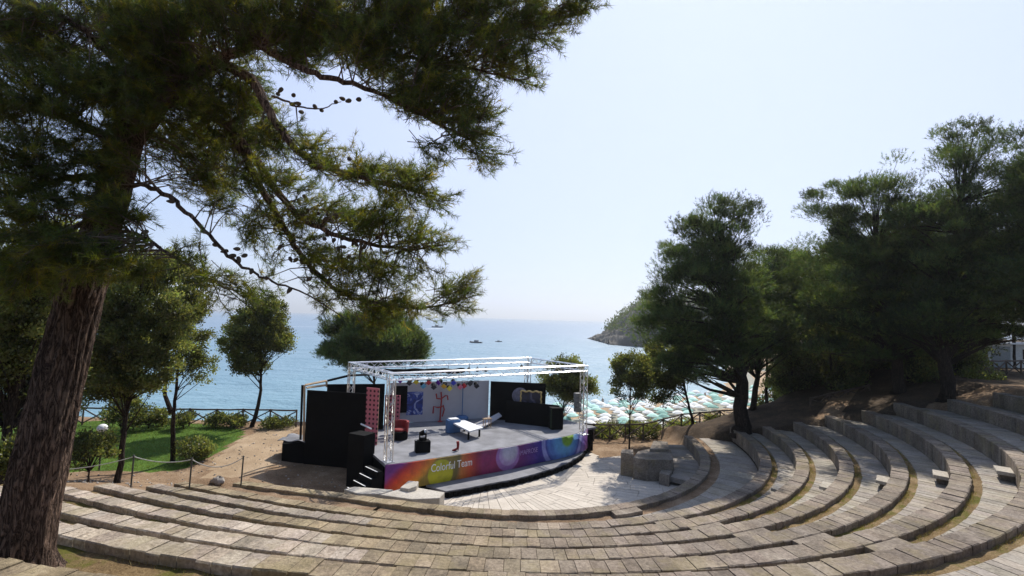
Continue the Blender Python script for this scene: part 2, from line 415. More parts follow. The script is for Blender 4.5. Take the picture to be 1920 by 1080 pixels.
# ---------------------------------------------------------------- stone seating rows
ORD=['first','second','third','fourth','fifth','sixth','seventh','eighth','ninth','tenth','eleventh']
def block_profile(r0,r1,zb,z,th0,th1,ch=.025,n=2):
    """one stone block: chamfered section swept along the arc"""
    sec=[(r0,zb),(r0,z-ch),(r0+ch,z),(r1-ch,z),(r1,z-ch),(r1,zb)]
    th=np.linspace(th0,th1,n)
    V=[]
    for t in th:
        for (r,zz) in sec: V.append(pp(np.array(r),np.array(t),zz))
    k=len(sec);F=[]
    for i in range(n-1):
        for j in range(k):
            F.append((i*k+j,i*k+(j+1)%k,(i+1)*k+(j+1)%k,(i+1)*k+j))
    F.append(tuple(range(k-1,-1,-1)));F.append(tuple((n-1)*k+j for j in range(k)))
    return V,F
DROP=.14
def stone_run(mb,r0_,r1,zb,z,d0,d1,width,gap=.012,jit=.007,colf=None,rj=.012,topj=.0):
    t=R(d0)
    while t<R(d1):
        r0=r0_(math.degrees(t)) if callable(r0_) else r0_; rm=(r0+r1)/2
        rad=rm+float(warp(np.array(t)))
        w=width*random.uniform(.82,1.2); dt=w/rad
        t1=min(t+dt,R(d1)); 
        if t1-t>.3*dt:
            V,F=block_profile(r0+random.uniform(-rj,rj),r1+random.uniform(-rj,rj),zb,z+random.uniform(-jit,jit),t+gap/2/rad,t1-gap/2/rad,ch=random.uniform(.012,.03))
            g=random.gauss(1,.085); c=(g*random.uniform(.98,1.03),g,g*random.uniform(.95,1.03))
            if colf: c=tuple(a*b for a,b in zip(c,colf(math.degrees(t))))
            # uneven corners
            V=[v+np.array([0,0,random.uniform(-jit,jit)*.6]) if v[2]>z-.05 else v for v in V]
            mb.add(V,F,c)
        t+=dt
def band(mb,r0,r1,z,d0,d1,nr=4,step=.35,amp=.02,col=1.):
    th=np.arange(R(d0),R(d1)+.001,step/((r0+r1)/2)); rr=np.linspace(r0,r1,nr)
    T,RR=np.meshgrid(th,rr,indexing='ij')
    P=pp(RR,T,z); P[...,2]+=amp*rng.uniform(-1,1,P.shape[:2])
    i=np.arange(len(th)*nr).reshape(len(th),nr)
    F=np.stack([i[:-1,:-1],i[:-1,1:],i[1:,1:],i[1:,:-1]],-1).reshape(-1,4)
    mb.add(P.reshape(-1,3),[tuple(int(a) for a in f) for f in F],col)
def blades(P,h,w,lean=.35,colr=(.8,1.3),dirs=None):
    n=len(P); a=rng.uniform(0,2*math.pi,n); 
    side=np.stack([np.cos(a),np.sin(a),np.zeros(n)],1)*w
    tip=np.stack([rng.normal(0,lean,n),rng.normal(0,lean,n),np.ones(n)],1)*(h*rng.uniform(.5,1.3,n))[:,None]
    V=np.stack([P-side,P+side,P+tip],1).reshape(-1,3); F=np.arange(3*n).reshape(-1,3)
    c=rng.uniform(*colr,n)[:,None]*np.array([1,1,1]); c=c*np.stack([rng.uniform(.8,1.4,n),np.ones(n),rng.uniform(.7,1.1,n)],1)
    return V,F,np.repeat(c,3,axis=0)
# where the long pale replacement slabs lie (degrees)
PALE={'C':(690,978,1.3),'D':(440,962,1.45),'E':(590,1012,1.75),'F':(655,1052,1.75),'G':(455,1066,1.7)}   # where the paler replacement slabs end
def seat_tint(name):
    z={q[0]:q[2] for q in RINGS}[name]; e=math.degrees(polar(U(*PALE[name][:2],z))[1]) if name in PALE else -999
    pv=PALE[name][2] if name in PALE else 1
    ph=random.uniform(0,6)
    def f(d):
        if d<e: return (pv,pv*.98,pv*.95)
        b=float(sst(np.array(float(d)),-104,-80)); w=1+.07*math.sin(d*.35+ph)+.05*math.sin(d*.9+2*ph)
        return tuple((np.array([1.22,1.13,.90])*(1-b)+np.array([1.0,.96,.93])*b)*w)
    return f
for k,(nm,r,z) in enumerate(RINGS):
    d0,d1=THL[nm],THR[nm]
    mid=pp(np.array(r-.3),np.array(R(-60)),z)
    lab={0:'lowest curved row of stone seats bordering the pale orchestra floor'}.get(k,f'{ORD[k]} curved row of weathered stone seats counting up from the orchestra floor')
    row=empty('stone_seat_row',(float(mid[0]),float(mid[1]),z-.6),lab,'seat row','curved rows of stone seats')
    mb=MB(); zb=z-.75 if k else FZ-.05
    stone_run(mb,(lambda d,r=r:r-.42-.09*float(sst(np.array(float(d)),-114,-103))) if k else r-SW,r,zb,z,d0,d1,.32,gap=.011 if k else .008,jit=.012,colf=seat_tint(nm))
    mb.build('seat',M['seat'],row)
    if k<len(RINGS)-1:
        r2=RINGS[k+1][1]-SW; drop=DROP
        mb=MB(); sw=.24 if k else .45
        band(mb,r-.02,r+sw+.03 if k<6 else r2+.05,z-drop-.03,-112,d1,col=1.,amp=.03)
        band(mb,r-.02,r2+.14,z-drop+.01,d0,-112+.3,nr=7,col=1.,amp=.03)
        mb.build('soil_strip',M['strip'] if k else M['soil'],row,smooth=True)
        mb=MB()
        stone_run(mb,r+sw,r2+.01,z-drop-.2,z-drop,(-112-k*.6) if k<6 else -76,d1-.3,.30 if k else .8,gap=.024,jit=.005,rj=.006,colf=lambda d:(1,.99,.97))
        mb.build('paving',M['tread'],row)
        # tufts of grass along the joint
        n=int(5000 if k else 200); th=R(d0)+rng.beta(1.7,.9,n)*(R(d1)-R(d0)); rr=r+.02+np.abs(rng.normal(0,.07,n))
        P=pp(rr,th,z-drop-.03); keep=np.sin(th*37+k)+np.sin(th*91+2*k)*.6>-.35; P=P[keep]
        V,F,c=blades(P,.065,.005,.55)
        V=V-np.array(row.location)
        g=link('grass_tufts',fast_mesh('grass_tufts',V,F,M['drygrass'],c),row); g['kind']='stuff'
# lower bench that only runs round the right-hand side
bench=empty('stone_bench',(9.5,24,FZ),'low curved stone bench in shade between the orchestra floor and first seat row','bench')
mb=MB(); stone_run(mb,11.75-SW,11.75,FZ-.05,-7.68,-42,1,.4,colf=lambda d:(.95,.95,.97)); mb.build('seat',M['seat'],bench)
mb=MB(); stone_run(mb,11.75,13.62-SW,-8.1,-7.86,-40,0,.5,colf=lambda d:(.95,.95,.97)); mb.build('paving',M['tread'],bench)

# step blocks of the radial stairs
def step_block(d,k,label,grp,w=.85,hh=.34,depth=.42,pale=1.25):
    nm,r,z=RINGS[k]; r1=RINGS[k+1][1]-SW-.005; zt=z-DROP
    rad=r1+float(warp(np.array(R(d)))); dt=w/2/rad
    th=R(d); c=pp(np.array(r1-depth/2),np.array(th),zt); c=[float(a) for a in c]
    root=empty('step_block',c,label,'step','stone step blocks of the right-hand stair')
    mb=MB(); V,F=block_profile(r1-depth,r1,zt+hh-.11,zt+hh,th-dt,th+dt,.012,3); mb.add(V,F,(pale,pale,pale*.97)); mb.build('tread_slab',M['tread'],root)
    mb=MB(); V,F=block_profile(r1-depth+.10,r1-.004,zt-.05,zt+hh-.112,th-dt*.45,th+dt*.97,.012,3); mb.add(V,F,(.8,.8,.8)); mb.build('support',M['seat'],root)
    return root
for (px,py,k) in [(1398,912,1),(1478,908,2),(1562,895,3),(1655,885,4),(1762,878,5),(1868,866,6)]:
    P=U(px,py,RINGS[k][2]-.14); _,th=polar(P)
    step_block(math.degrees(th),k,f'square stone step block set against the {ORD[k+1]} seat row, dark face to viewer','r')
for k,px in enumerate([1165,1256,1325,1407,1518,1655,1814]):
    py=[950,975,986,997,1006,1016,1028][k]
    P=U(px,py,RINGS[k][2]); _,th=polar(P); nm,r,z=RINGS[k]
    rad=r+float(warp(np.array(th)))
    for (ra,rb,z0_,z1_,hw,lab) in (() if k==6 else ((r+.01,r+.42,z-DROP-.05,z-.01,.6,f'wide stair step just behind the {ORD[k]} seat row in the front aisle'),(RINGS[k+1][1]-SW-.38,RINGS[k+1][1]-SW-.005,z-DROP-.01,z+.12,.55,f'narrow stair step below the {ORD[k+1]} seat row in the front aisle'))):
        mb=MB(); V,F=block_profile(ra,rb,z0_,z1_,th-hw/rad,th+hw/rad,.012,3); mb.add(V,F,(1,.97,.94))
        c=pp(np.array((ra+rb)/2),np.array(th),z-DROP)
        o=mb.build('stair_step',M['seat'],None,origin=[float(a) for a in c]); tag(o,lab,'step','steps of the front aisle')

# orchestra floor: radial slabs
OC=np.array([-1.2,26.8])
mb=MB()
base=[(OC[0]+13.5*math.cos(a),OC[1]+13.5*math.sin(a)) for a in np.linspace(0,2*math.pi,64,endpoint=False)]
na=64
for i in range(na):
    a0=2*math.pi*i/na; a1=2*math.pi*(i+1)/na
    rr=1.2
    while rr<12.6:
        ln=random.uniform(1.1,1.9); r1=rr+ln
        sub=2 if rr>4 else 1
        for sidx in range(sub):
            b0=a0+(a1-a0)*sidx/sub; b1=a0+(a1-a0)*(sidx+1)/sub; g=.009
            q=[]
            for (ra,an,sg) in ((rr+g,b0,1),(r1-g,b0,1),(r1-g,b1,-1),(rr+g,b1,-1)):
                an2=an+sg*g/max(ra,.5); q.append((OC[0]+ra*math.cos(an2),OC[1]+ra*math.sin(an2)))
            cx_,cy_=sum(p[0] for p in q)/4,sum(p[1] for p in q)/4
            rad_,th_=polar((cx_,cy_))
            if rad_>12.95 and th_<R(10): continue
            if cx_<-5 and cy_>22 : continue
            if cy_>30.5 and cx_>3: continue
            if cy_>33: continue
            c=random.gauss(1,.045)
            mb.prism(q,FZ-.05,FZ+random.uniform(-.004,.004),(c,c,c))
        rr=r1
o=mb.build('orchestra_floor',M['floor']); tag(o,kind='structure')
mb=MB(); mb.prism([(OC[0]+.1*math.cos(a)*.98,OC[1]+12.4*math.sin(a)*.98) for a in np.linspace(0,2*math.pi,64,endpoint=False)],FZ-.3,FZ-.03,(.5,.48,.45))

# rubble / broken slabs at the left end of the orchestra rim
def slab(name,label,cat,poly_px,z,h,m,group=None,zvar=0,tilt=(0,0)):
    P=[U(x,y,z) for x,y in poly_px]; c=np.mean(P,0)
    mb=MB(); n=len(P)
    top=[(p[0],p[1],z+tilt[0]*(p[0]-c[0])+tilt[1]*(p[1]-c[1])) for p in P]
    mb.add([(p[0],p[1],z-h) for p in P]+top,[tuple(range(n-1,-1,-1)),tuple(range(n,2*n))]+[(i,(i+1)%n,n+(i+1)%n,n+i) for i in range(n)],(1,1,1))
    o=mb.build(name,m,None,bevel=.03,origin=(float(c[0]),float(c[1]),z-h)); return tag(o,label,cat,group)
slab('stone_slab','long pale stone slab lying at the left end of the orchestra rim','slab',[(712,926),(742,918),(768,912),(834,924),(824,934),(772,935)],-7.25,.9,M['pale2'],tilt=(.02,.03))
slab('stone_block','small pale broken block standing upright on the long slab','block',[(750,911),(766,902),(785,905),(781,912),(766,915)],-7.08,1.1,M['pale2'],tilt=(.12,.1))
slab('stone_slab','flat pale slab beside the black stage steps','slab',[(645,917),(665,912),(738,918),(712,926),(670,925)],-7.28,.8,M['pale2'])
# plinths at the right of the orchestra
slab('stone_plinth','square stone pillar with pale cap at the right edge of the orchestra','plinth',[(1164,848),(1166,842),(1187,843),(1188,852)],-7.05,1.2,M['seat'])
slab('stone_plinth','wide low stone plinth with flat bluish top in tree shade','plinth',[(1187,858),(1196,846),(1232,838),(1258,843),(1262,862),(1215,862)],-7.15,1.1,M['seat'])
slab('stone_block','rough stone block behind the wide shaded plinth','block',[(1218,842),(1225,826),(1252,828),(1254,842)],-7.0,1.1,M['seat'])

# ---------------------------------------------------------------- stage
DZ=-6.75
front_px=[(722,871),(760,867),(800,861),(850,853.5),(900,845.5),(940,839.5),(973,834),(1000,828.5),(1017,825),(1043,821),(1062,817.5),(1076,814),(1089,810),(1097,807),(1101,803)]
FP=[U(x,y,DZ)[:2] for x,y in front_px]
seg=np.concatenate([[0],np.cumsum([np.hypot(*(FP[i+1]-FP[i])) for i in range(len(FP)-1)])]); SLEN=seg[-1]
def s_at(px): return float(np.interp(px,[a[0] for a in front_px],seg))
def p_at(s):
    x=np.interp(s,seg,[p[0] for p in FP]); y=np.interp(s,seg,[p[1] for p in FP]); return np.array([x,y])
BLp,BRp=np.array([-9.6,29.2]),np.array([1.6,36.2])
stage=empty('stage_platform',(-2,28,FZ),'raised open-air stage with grey deck and rainbow coloured front banner','stage')
mb=MB(); poly=list(FP)+[np.array([5.6,31.6]),BRp,BLp]
mb.prism([tuple(p) for p in poly],DZ-.12,DZ); mb.build('deck',M['deck'],stage)
mb=MB(); inner=[p+np.array([-.12,.16]) for p in FP]+[np.array([5.4,31.6]),BRp,BLp+np.array([.2,0])]
mb.prism([tuple(p) for p in inner],FZ,DZ-.12); mb.build('skirt',M['blackcloth'],stage)
# banner
def banner_mat():
    m,nt,b=mat('printed_banner'); uv=N(nt,'ShaderNodeUVMap').outputs[0]
    sp=N(nt,'ShaderNodeSeparateXYZ'); L(nt,uv,sp.inputs[0]); s=sp.outputs[0]; h=sp.outputs[1]
    skew=mth(nt,'ADD',s,mth(nt,'MULTIPLY',mth(nt,'SUBTRACT',h,.6),-1.1))
    n=noise(nt,1.2,2,.5,uv); sk=mth(nt,'ADD',skew,mth(nt,'MULTIPLY',mth(nt,'SUBTRACT',n.outputs[0],.5),.5))
    skm=N(nt,'ShaderNodeMix'); 
    L(nt,ramp(nt,mth(nt,'DIVIDE',s,4.),[(.5,0.),(1.,1.)]).outputs[0],skm.inputs[0]); L(nt,sk,skm.inputs[2]); L(nt,s,skm.inputs[3])
    st=[(700,(.22,.03,.20)),(728,(.26,.04,.22)),(740,(.45,.02,.05)),(752,(.66,.05,.012)),(775,(.80,.14,.01)),(794,(.72,.27,.015)),(803,(.30,.19,.02)),(850,(.24,.17,.02)),(858,(.17,.13,.03)),(866,(.55,.16,.02)),(880,(.60,.08,.02)),(893,(.30,.02,.03)),(905,(.27,.02,.10)),(928,(.26,.02,.09)),(975,(.15,.02,.14)),(1000,(.09,.03,.22)),(1012,(.05,.03,.25)),(1092,(.14,.10,.35)),(1097,(.13,.03,.20)),(1101,(.20,.04,.26))]
    c=ramp(nt,mth(nt,'DIVIDE',skm.outputs[0],SLEN),[(min(1,max(0,s_at(x)/SLEN)),q) for x,q in st]).outputs[0]
    def circ(c,px,hh,r,colr,soft=.03,fac=1.):
        dx=mth(nt,'SUBTRACT',s,s_at(px)); dy=mth(nt,'SUBTRACT',h,hh)
        d=mth(nt,'SQRT',mth(nt,'ADD',mth(nt,'MULTIPLY',dx,dx),mth(nt,'MULTIPLY',dy,dy)))
        f=ramp(nt,mth(nt,'DIVIDE',d,4.),[(max(0,(r-soft)/4),fac),((r+soft)/4,0.)]).outputs[0]
        return mix(nt,f,c,colr)
    c=circ(c,826,.42,.66,(.52,.46,.01)); 
    c=circ(c,952,.72,.76,(.36,.16,.40)); c=circ(c,953,.82,.60,(.44,.30,.50)); c=circ(c,955,.95,.48,(.52,.47,.55),.1)
    c=circ(c,1058,1.05,1.75,(.27,.27,.55)); c=circ(c,1058,1.05,1.48,(.05,.06,.30)); c=circ(c,1058,1.05,1.34,(.10,.20,.52),.1); c=circ(c,1060,1.05,.98,(.12,.32,.55),.2); c=circ(c,1064,1.1,.52,(.20,.36,.03),.08)
    w_=noise(nt,2.2,5,.65,uv); c=mix(nt,1.,c,ramp(nt,w_.outputs[0],[(.35,(.72,.72,.72)),(.6,(1,1,1))]).outputs[0],'MULTIPLY')
    sm=mth(nt,'FRACT',mth(nt,'DIVIDE',s,1.83)); c=mix(nt,ramp(nt,sm,[(0.,.5),(.012,0.)]).outputs[0],c,(.03,.02,.04))
    L(nt,c,b.inputs['Base Color']); b.inputs['Roughness'].default_value=.5
    bump(nt,b,noise(nt,1.1,3,.5,uv,1.).outputs[0],.8,.12)
    return m
M['banner']=banner_mat()
ns=120; ss=np.linspace(0,SLEN,ns); PH=1.16
V=[];UVs=[]
for s_ in ss:
    p=p_at(s_); V.append((p[0],p[1],DZ-.02-PH)); V.append((p[0],p[1],DZ-.02)); UVs+= [(s_,0),(s_,PH)]
F=[(2*i,2*i+2,2*i+3,2*i+1) for i in range(ns-1)]
V=np.array(V); nb=len(V)
off=np.array([-.03,.05,0]); V2=np.concatenate([V,V+off])
F2=F+[(a+nb,d+nb,c_+nb,b_+nb) for a,b_,c_,d in F]+[(2*i+1,2*i+3,2*i+3+nb,2*i+1+nb) for i in range(ns-1)]
me=fast_mesh('banner',V2-np.array(stage.location),F2,M['banner'])
ul=me.uv_layers.new(name='UVMap'); uvv=np.array(UVs+UVs,np.float32)
li=np.zeros(len(me.loops),np.int32); me.loops.foreach_get('vertex_index',li); ul.data.foreach_set('uv',uvv[li].ravel())
# stand the banner 12 mm clear of the deck edge
ban=link('banner',me,stage,(.03,-.05,0))
def text_on_banner(txt,px0,px1,h0,height,m,name='lettering'):
    cu=bpy.data.curves.new(name,'FONT'); cu.body=txt; cu.size=1; cu.extrude=.004
    to=bpy.data.objects.new(name,cu); S.collection.objects.link(to)
    bpy.context.view_layer.update(); dg=bpy.context.evaluated_depsgraph_get()
    me=bpy.data.meshes.new_from_object(to.evaluated_get(dg)); bpy.data.objects.remove(to)
    n=len(me.vertices); co=np.zeros(n*3,np.float32); me.vertices.foreach_get('co',co); co=co.reshape(-1,3)
    s0,s1=s_at(px0),s_at(px1); mn,mx=co.min(0),co.max(0)
    a=(co[:,0]-mn[0])/(mx[0]-mn[0])*(s1-s0)+s0; b=(co[:,1]-mn[1])/(mx[1]-mn[1])*height+h0
    out=[]
    for i in range(n):
        p=p_at(a[i]); t=p_at(a[i]+.05)-p_at(a[i]-.05); t/=np.hypot(*t); nn=np.array([t[1],-t[0]])
        q=p+np.array([.03,-.05])+nn*(.012+co[i,2]); out.append((q[0]-stage.location.x,q[1]-stage.location.y,DZ-.02-PH+b[i]-stage.location.z))
    me.vertices.foreach_set('co',np.array(out,np.float32).ravel()); me.materials.clear(); me.materials.append(m); me.update()
    return link(name,me,stage)
text_on_banner('Colorful Team',808,884,.56,.36,M['white'])
M['lilac']=simple('lilac_print',(.30,.20,.42),.5)
text_on_banner('MAPROSE',975,1007,.62,.26,M['lilac'])
# ledge in front
lp=[(836,921),(880,914),(920,906),(960,899),(1000,889),(1040,877),(1070,865),(1090,852),(1100,838)]
LP=[U(x,y,-7.94)[:2] for x,y in lp]
inn=[p_at(s_at(x))+np.array([.02,-.03]) for x in (1099,1085,1060,1000,950,900,850,800)]
mb=MB(); mb.prism([tuple(p) for p in LP+inn],-8.02,-7.94); mb.build('ledge',M['deck'],stage)
# ragged black cloth hanging from the ledge
mb=MB(); n=160; dense=[]
ls=np.concatenate([[0],np.cumsum([np.hypot(*(LP[i+1]-LP[i])) for i in range(len(LP)-1)])])
for i in range(n+1):
    s_=ls[-1]*i/n; p=np.array([np.interp(s_,ls,[q[0] for q in LP]),np.interp(s_,ls,[q[1] for q in LP])])
    wob=.05*math.sin(i*.9)+.03*math.sin(i*2.3); zt=-8.0+.012*math.sin(i*.7); 
    mbp=p+np.array([.05+wob*.3,-.04-wob*.5]); dense.append((mbp,zt))
V=[];F=[]
for i,(p,zt) in enumerate(dense):
    V+=[(p[0],p[1],FZ+.01),(p[0],p[1],zt),(p[0]-.12,p[1]+.16,zt),(p[0]-.12,p[1]+.16,FZ+.01)]
for i in range(n): 
    for j in range(4): F.append((4*i+j,4*i+4+j,4*i+4+(j+1)%4,4*i+(j+1)%4))
mb.add(V,F); mb.build('ledge_skirt',M['blackcloth'],stage)

# truss
FL,FR,BL,BR=[np.array(a) for a in ((-5.46,22.98),(4.43,29.45),(-8.77,27.5),(1.25,34.2))]
TZ=-2.88; TW=.32
truss=empty('lighting_truss',(-2,28.5,DZ),'silver box truss frame standing over the stage on corner posts','truss')
def truss_seg(a,b,name,w=TW,r=.027,pitch=.40):
    a=Vector([float(x) for x in a]);b=Vector([float(x) for x in b]); d=(b-a); Ln=d.length; d.normalize()
    ref=Vector((0,0,1)) if abs(d.z)<.8 else Vector((-.55,.83,0)).normalized()
    s=d.cross(ref).normalized(); u=s.cross(d).normalized()
    mb=MB(); cs=[(s*i+u*j)*(w/2) for i,j in ((-1,-1),(1,-1),(1,1),(-1,1))]
    for c in cs: mb.tube([a+c,b+c],r,8)
    nseg=max(2,round(Ln/pitch))
    for q in range(4):
        c0,c1=cs[q],cs[(q+1)%4]
        for i in range(nseg):
            p0=a+d*(Ln*i/nseg)+(c0 if i%2 else c1); p1=a+d*(Ln*(i+1)/nseg)+(c1 if i%2 else c0)
            mb.tube([p0,p1],.014,5)
    for e in (a,b):
        for q in range(4): mb.tube([e+cs[q],e+cs[(q+1)%4]],.018,5)
    return mb.build(name,M['alu'],truss,smooth=True)
def P3(p,z): return (p[0],p[1],z)
h_=TW/2
for p in (FL,FR,BL,BR): truss_seg(P3(p,DZ+.02),P3(p,TZ-h_),'truss_post',w=.3)
def ends(p,q,g=.0): d=(q-p)/np.hypot(*(q-p)); return p-d*h_+d*g,q+d*h_-d*g
for p,q in ((FL,FR),(BL,BR)):
    a,b=ends(p,q); truss_seg(P3(a,TZ),P3(b,TZ),'truss_beam')
for p,q in ((FL,BL),(FR,BR)):
    d=(q-p)/np.hypot(*(q-p)); truss_seg(P3(p+d*.2,TZ),P3(q-d*.2,TZ),'truss_beam')
dd=(FR-FL)/np.hypot(*(FR-FL)); nn_=np.array([dd[1],-dd[0]])  # along front, towards audience
def SP(s,b,z):   # stage coordinates: s metres along the front from FL, b metres back
    p=FL+dd*s-nn_*b; return (float(p[0]),float(p[1]),float(z))
SROT=math.atan2(dd[1],dd[0])
for p in (FL,FR,BL,BR): mb=MB(); mb.box((p[0],p[1],DZ+.012),(.5,.5,.02),rz=SROT); mb.build('base_plate',M['alu'],truss)

def flat(name,label,p0,p1,z0,z1,th,m,cat='panel',group=None,braces=False):
    p0=np.array(p0[:2]);p1=np.array(p1[:2]); c=(p0+p1)/2; Ln=np.hypot(*(p1-p0)); a=math.atan2(p1[1]-p0[1],p1[0]-p0[0])
    r=empty(name,(c[0],c[1],z0),label,cat,group)
    mb=MB(); mb.box((c[0],c[1],(z0+z1)/2),(Ln,th,z1-z0),rz=a); mb.build('board',m,r)
    mb=MB(); n=np.array([-math.sin(a),math.cos(a)])
    for t in np.linspace(.03,.97,max(2,int(Ln/1.2)+1)):
        q=p0+(p1-p0)*t+n*(th/2+.035); mb.box((q[0],q[1],(z0+z1)/2),(.05,.06,z1-z0-.02),rz=a)
    for zz in (z0+.1,(z0+z1)/2,z1-.06):
        q=c+n*(th/2+.09); mb.box((q[0],q[1],zz),(Ln*.96,.04,.07),rz=a)
    mb.build('batten',M['wood'],r)
    return r
# big black wing at the left
wl0,wl1=U(573,882,FZ+.05),U(699,914,FZ+.05)
wl0=D(573,800,27.3)[:2];wl1=D(699,800,26.5)[:2]
flat('black_wing','tall black wall closing the left side of the stage','x' and wl0,wl1,FZ,-4.27,.06,M['black'],'wall')
s0=wl1+np.array([-.02,.12])
# side wall inside (pink dotted)
def dotted_mat():
    m,nt,b=mat('pink_dotted_cloth'); uv=N(nt,'ShaderNodeTexCoord').outputs['UV']
    mp=N(nt,'ShaderNodeMapping'); L(nt,N(nt,'ShaderNodeTexCoord').outputs['Object'],mp.inputs[0]); mp.inputs['Scale'].default_value=(4.2,4.2,4.2)
    sp=N(nt,'ShaderNodeSeparateXYZ'); L(nt,mp.outputs[0],sp.inputs[0])
    def fr(x): return mth(nt,'SUBTRACT',mth(nt,'FRACT',x),.5)
    a=fr(sp.outputs[0]); c=fr(sp.outputs[2])
    d=mth(nt,'SQRT',mth(nt,'ADD',mth(nt,'MULTIPLY',a,a),mth(nt,'MULTIPLY',c,c)))
    col=mix(nt,ramp(nt,d,[(.24,1.),(.30,0.)]).outputs[0],(.55,.16,.20),(.06,.01,.02))
    L(nt,col,b.inputs['Base Color']); b.inputs['Roughness'].default_value=.8; return m
M['dots']=dotted_mat()
def board(name,label,cat,p0,p1,z0,z1,th,m,group=None,frame=None):
    p0=np.array(p0[:2],float);p1=np.array(p1[:2],float); c=(p0+p1)/2; Ln=float(np.hypot(*(p1-p0))); a=math.atan2(p1[1]-p0[1],p1[0]-p0[0])
    r=empty(name,(c[0],c[1],z0),label,cat,group,rz=a)
    q=MB(); q.box((0,0,(z1-z0)/2),(Ln,th,z1-z0)); me_=bpy.data.meshes.new('board'); me_.from_pydata(q.v,[],q.f); me_.materials.append(m); link('board',me_,r)
    q=MB()
    for x in (-Ln/2+.04,Ln/2-.04): q.box((x,th/2+.03,(z1-z0)/2),(.05,.05,z1-z0-.02))
    q.box((0,th/2+.03,z1-z0-.05),(Ln-.16,.045,.06)); q.box((0,th/2+.03,.06),(Ln-.16,.045,.06))
    me_=bpy.data.meshes.new('batten'); me_.from_pydata(q.v,[],q.f); me_.materials.append(frame or M['wood']); link('batten',me_,r)
    return r
pk0=np.array([-7.3,25.9]);
board('dotted_screen','pink screen printed with rows of dark dots at stage left','screen',(-7.45,26.0),(-6.75,25.75),DZ+.005,-3.85,.05,M['dots'])
board('dotted_screen','narrow pink dotted screen deeper on the stage behind the truss post','screen',(-7.55,30.3),(-6.6,30.2),DZ+.005,-4.9,.05,M['dots'])
board('black_screen','black upright screen left of the blue painting','screen',D(741,733,30.6),D(764,733,30.9),DZ+.7,-4.4,.05,M['black'])
# white backdrop
w0=np.array([-7.4,30.9]); w1=D(917,700,33.4)[:2]
board('white_backdrop','plain white wall along the back of the stage','wall',w0,w1,DZ+.005,-4.25,.08,M['wall'])
wn=np.array([(w1-w0)[1],-(w1-w0)[0]]); wn/=np.hypot(*wn)
wdir=(w1-w0)/np.hypot(*(w1-w0)); WA=math.atan2(wdir[1],wdir[0])
def onwall(px,py,out=.1):      # point on the backdrop plane seen at px,py
    d=ray(px,py); p0=w0+wn*out; t=(p0@wn)/(d[:2]@wn); return d*t
def blue_mat(name,ca,cb,cc,sc):
    m,nt,b=mat(name); tc=N(nt,'ShaderNodeTexCoord').outputs['Object']
    n=noise(nt,sc,3,.5,tc,1.5); c=ramp(nt,n.outputs[0],[(.38,ca),(.5,cb),(.56,cc),(.62,cb)]).outputs[0]
    L(nt,c,b.inputs['Base Color']); b.inputs['Roughness'].default_value=.5; return m
M['bluep']=blue_mat('blue_painting',(.02,.03,.16),(.03,.07,.36),(.45,.50,.66),1.6)
M['darkp']=blue_mat('dark_painting',(.01,.01,.02),(.015,.02,.06),(.10,.10,.16),1.2)
def picture(name,label,tl,br,m,frame=None,out=.08,plane=None):
    a=onwall(tl[0],tl[1],out) if plane is None else plane(*tl); b=onwall(br[0],br[1],out) if plane is None else plane(*br)
    c=(a+b)/2; wdt=float(np.hypot(*(b-a)[:2])); hgt=abs(float(a[2]-b[2])); ang=math.atan2((b-a)[1],(b-a)[0])
    r=empty(name,(c[0],c[1],c[2]-hgt/2),label,'painting',rz=ang)
    q=MB(); q.box((0,0,hgt/2),(wdt,.04,hgt)); me_=bpy.data.meshes.new('canvas'); me_.from_pydata(q.v,[],q.f); me_.materials.append(m); link('canvas',me_,r)
    if frame:
        q=MB()
        for sx in (-1,1):
            q.tube([(sx*(wdt/2+.02*math.sin(i*1.7)),-.02,hgt*i/12) for i in range(13)],.055,6)
        for zz in (0,hgt): q.tube([(-wdt/2+wdt*i/16,-.02,zz+.035*math.sin(i*1.2)) for i in range(17)],.055,6)
        me_=bpy.data.meshes.new('frame'); me_.from_pydata(q.v,[],q.f); me_.materials.append(frame); link('frame',me_,r)
    return r
picture('painting','blue abstract painting with pale swirls on the white backdrop',(763,735),(792,777),M['bluep'])
# red stick sculpture
fig=[(823,743),(823,791)]
sc=empty('red_sculpture',onwall(823,793,.25),'thin red bent-tube sculpture standing before the white backdrop','sculpture')
sc.location.z=DZ
mb=MB()
def ow(x,y): return onwall(x,y,.3)
base_y=ow(823,793)
mb.tube([ow(827,735),ow(828,750),ow(826,770),ow(825,788),(ow(825,788)[0],ow(825,788)[1],DZ+.02)],.045,8)
mb.tube([ow(818,738),ow(819,747),ow(827,748),ow(835,742),ow(839,742),ow(840,750)],.045,8)
mb.tube([ow(812,775),ow(813,762),ow(820,764),ow(828,763),ow(831,760),ow(833,768),ow(829,781)],.045,8)
mb.build('tube',M['red'],sc,smooth=True)
mb=MB(); b_=ow(825,788); mb.lathe((b_[0],b_[1],DZ+.004),[(.16,0),(.16,.03),(.14,.04)],16); mb.build('foot',M['red'],sc)
# blue stand
bs=ow(866,789); r=empty('blue_stand',(bs[0],bs[1],DZ),'tall thin blue pole standing on a blue foot behind the white lounger','stand')
mb=MB(); mb.tube([(bs[0],bs[1],DZ+.3),(bs[0],bs[1],-4.55)],.03,8); mb.build('pole',M['blue'],r)
mb=MB(); mb.lathe((bs[0],bs[1],DZ+.004),[(.42,0),(.42,.2),(.30,.3)],20); mb.build('base',M['blue'],r)
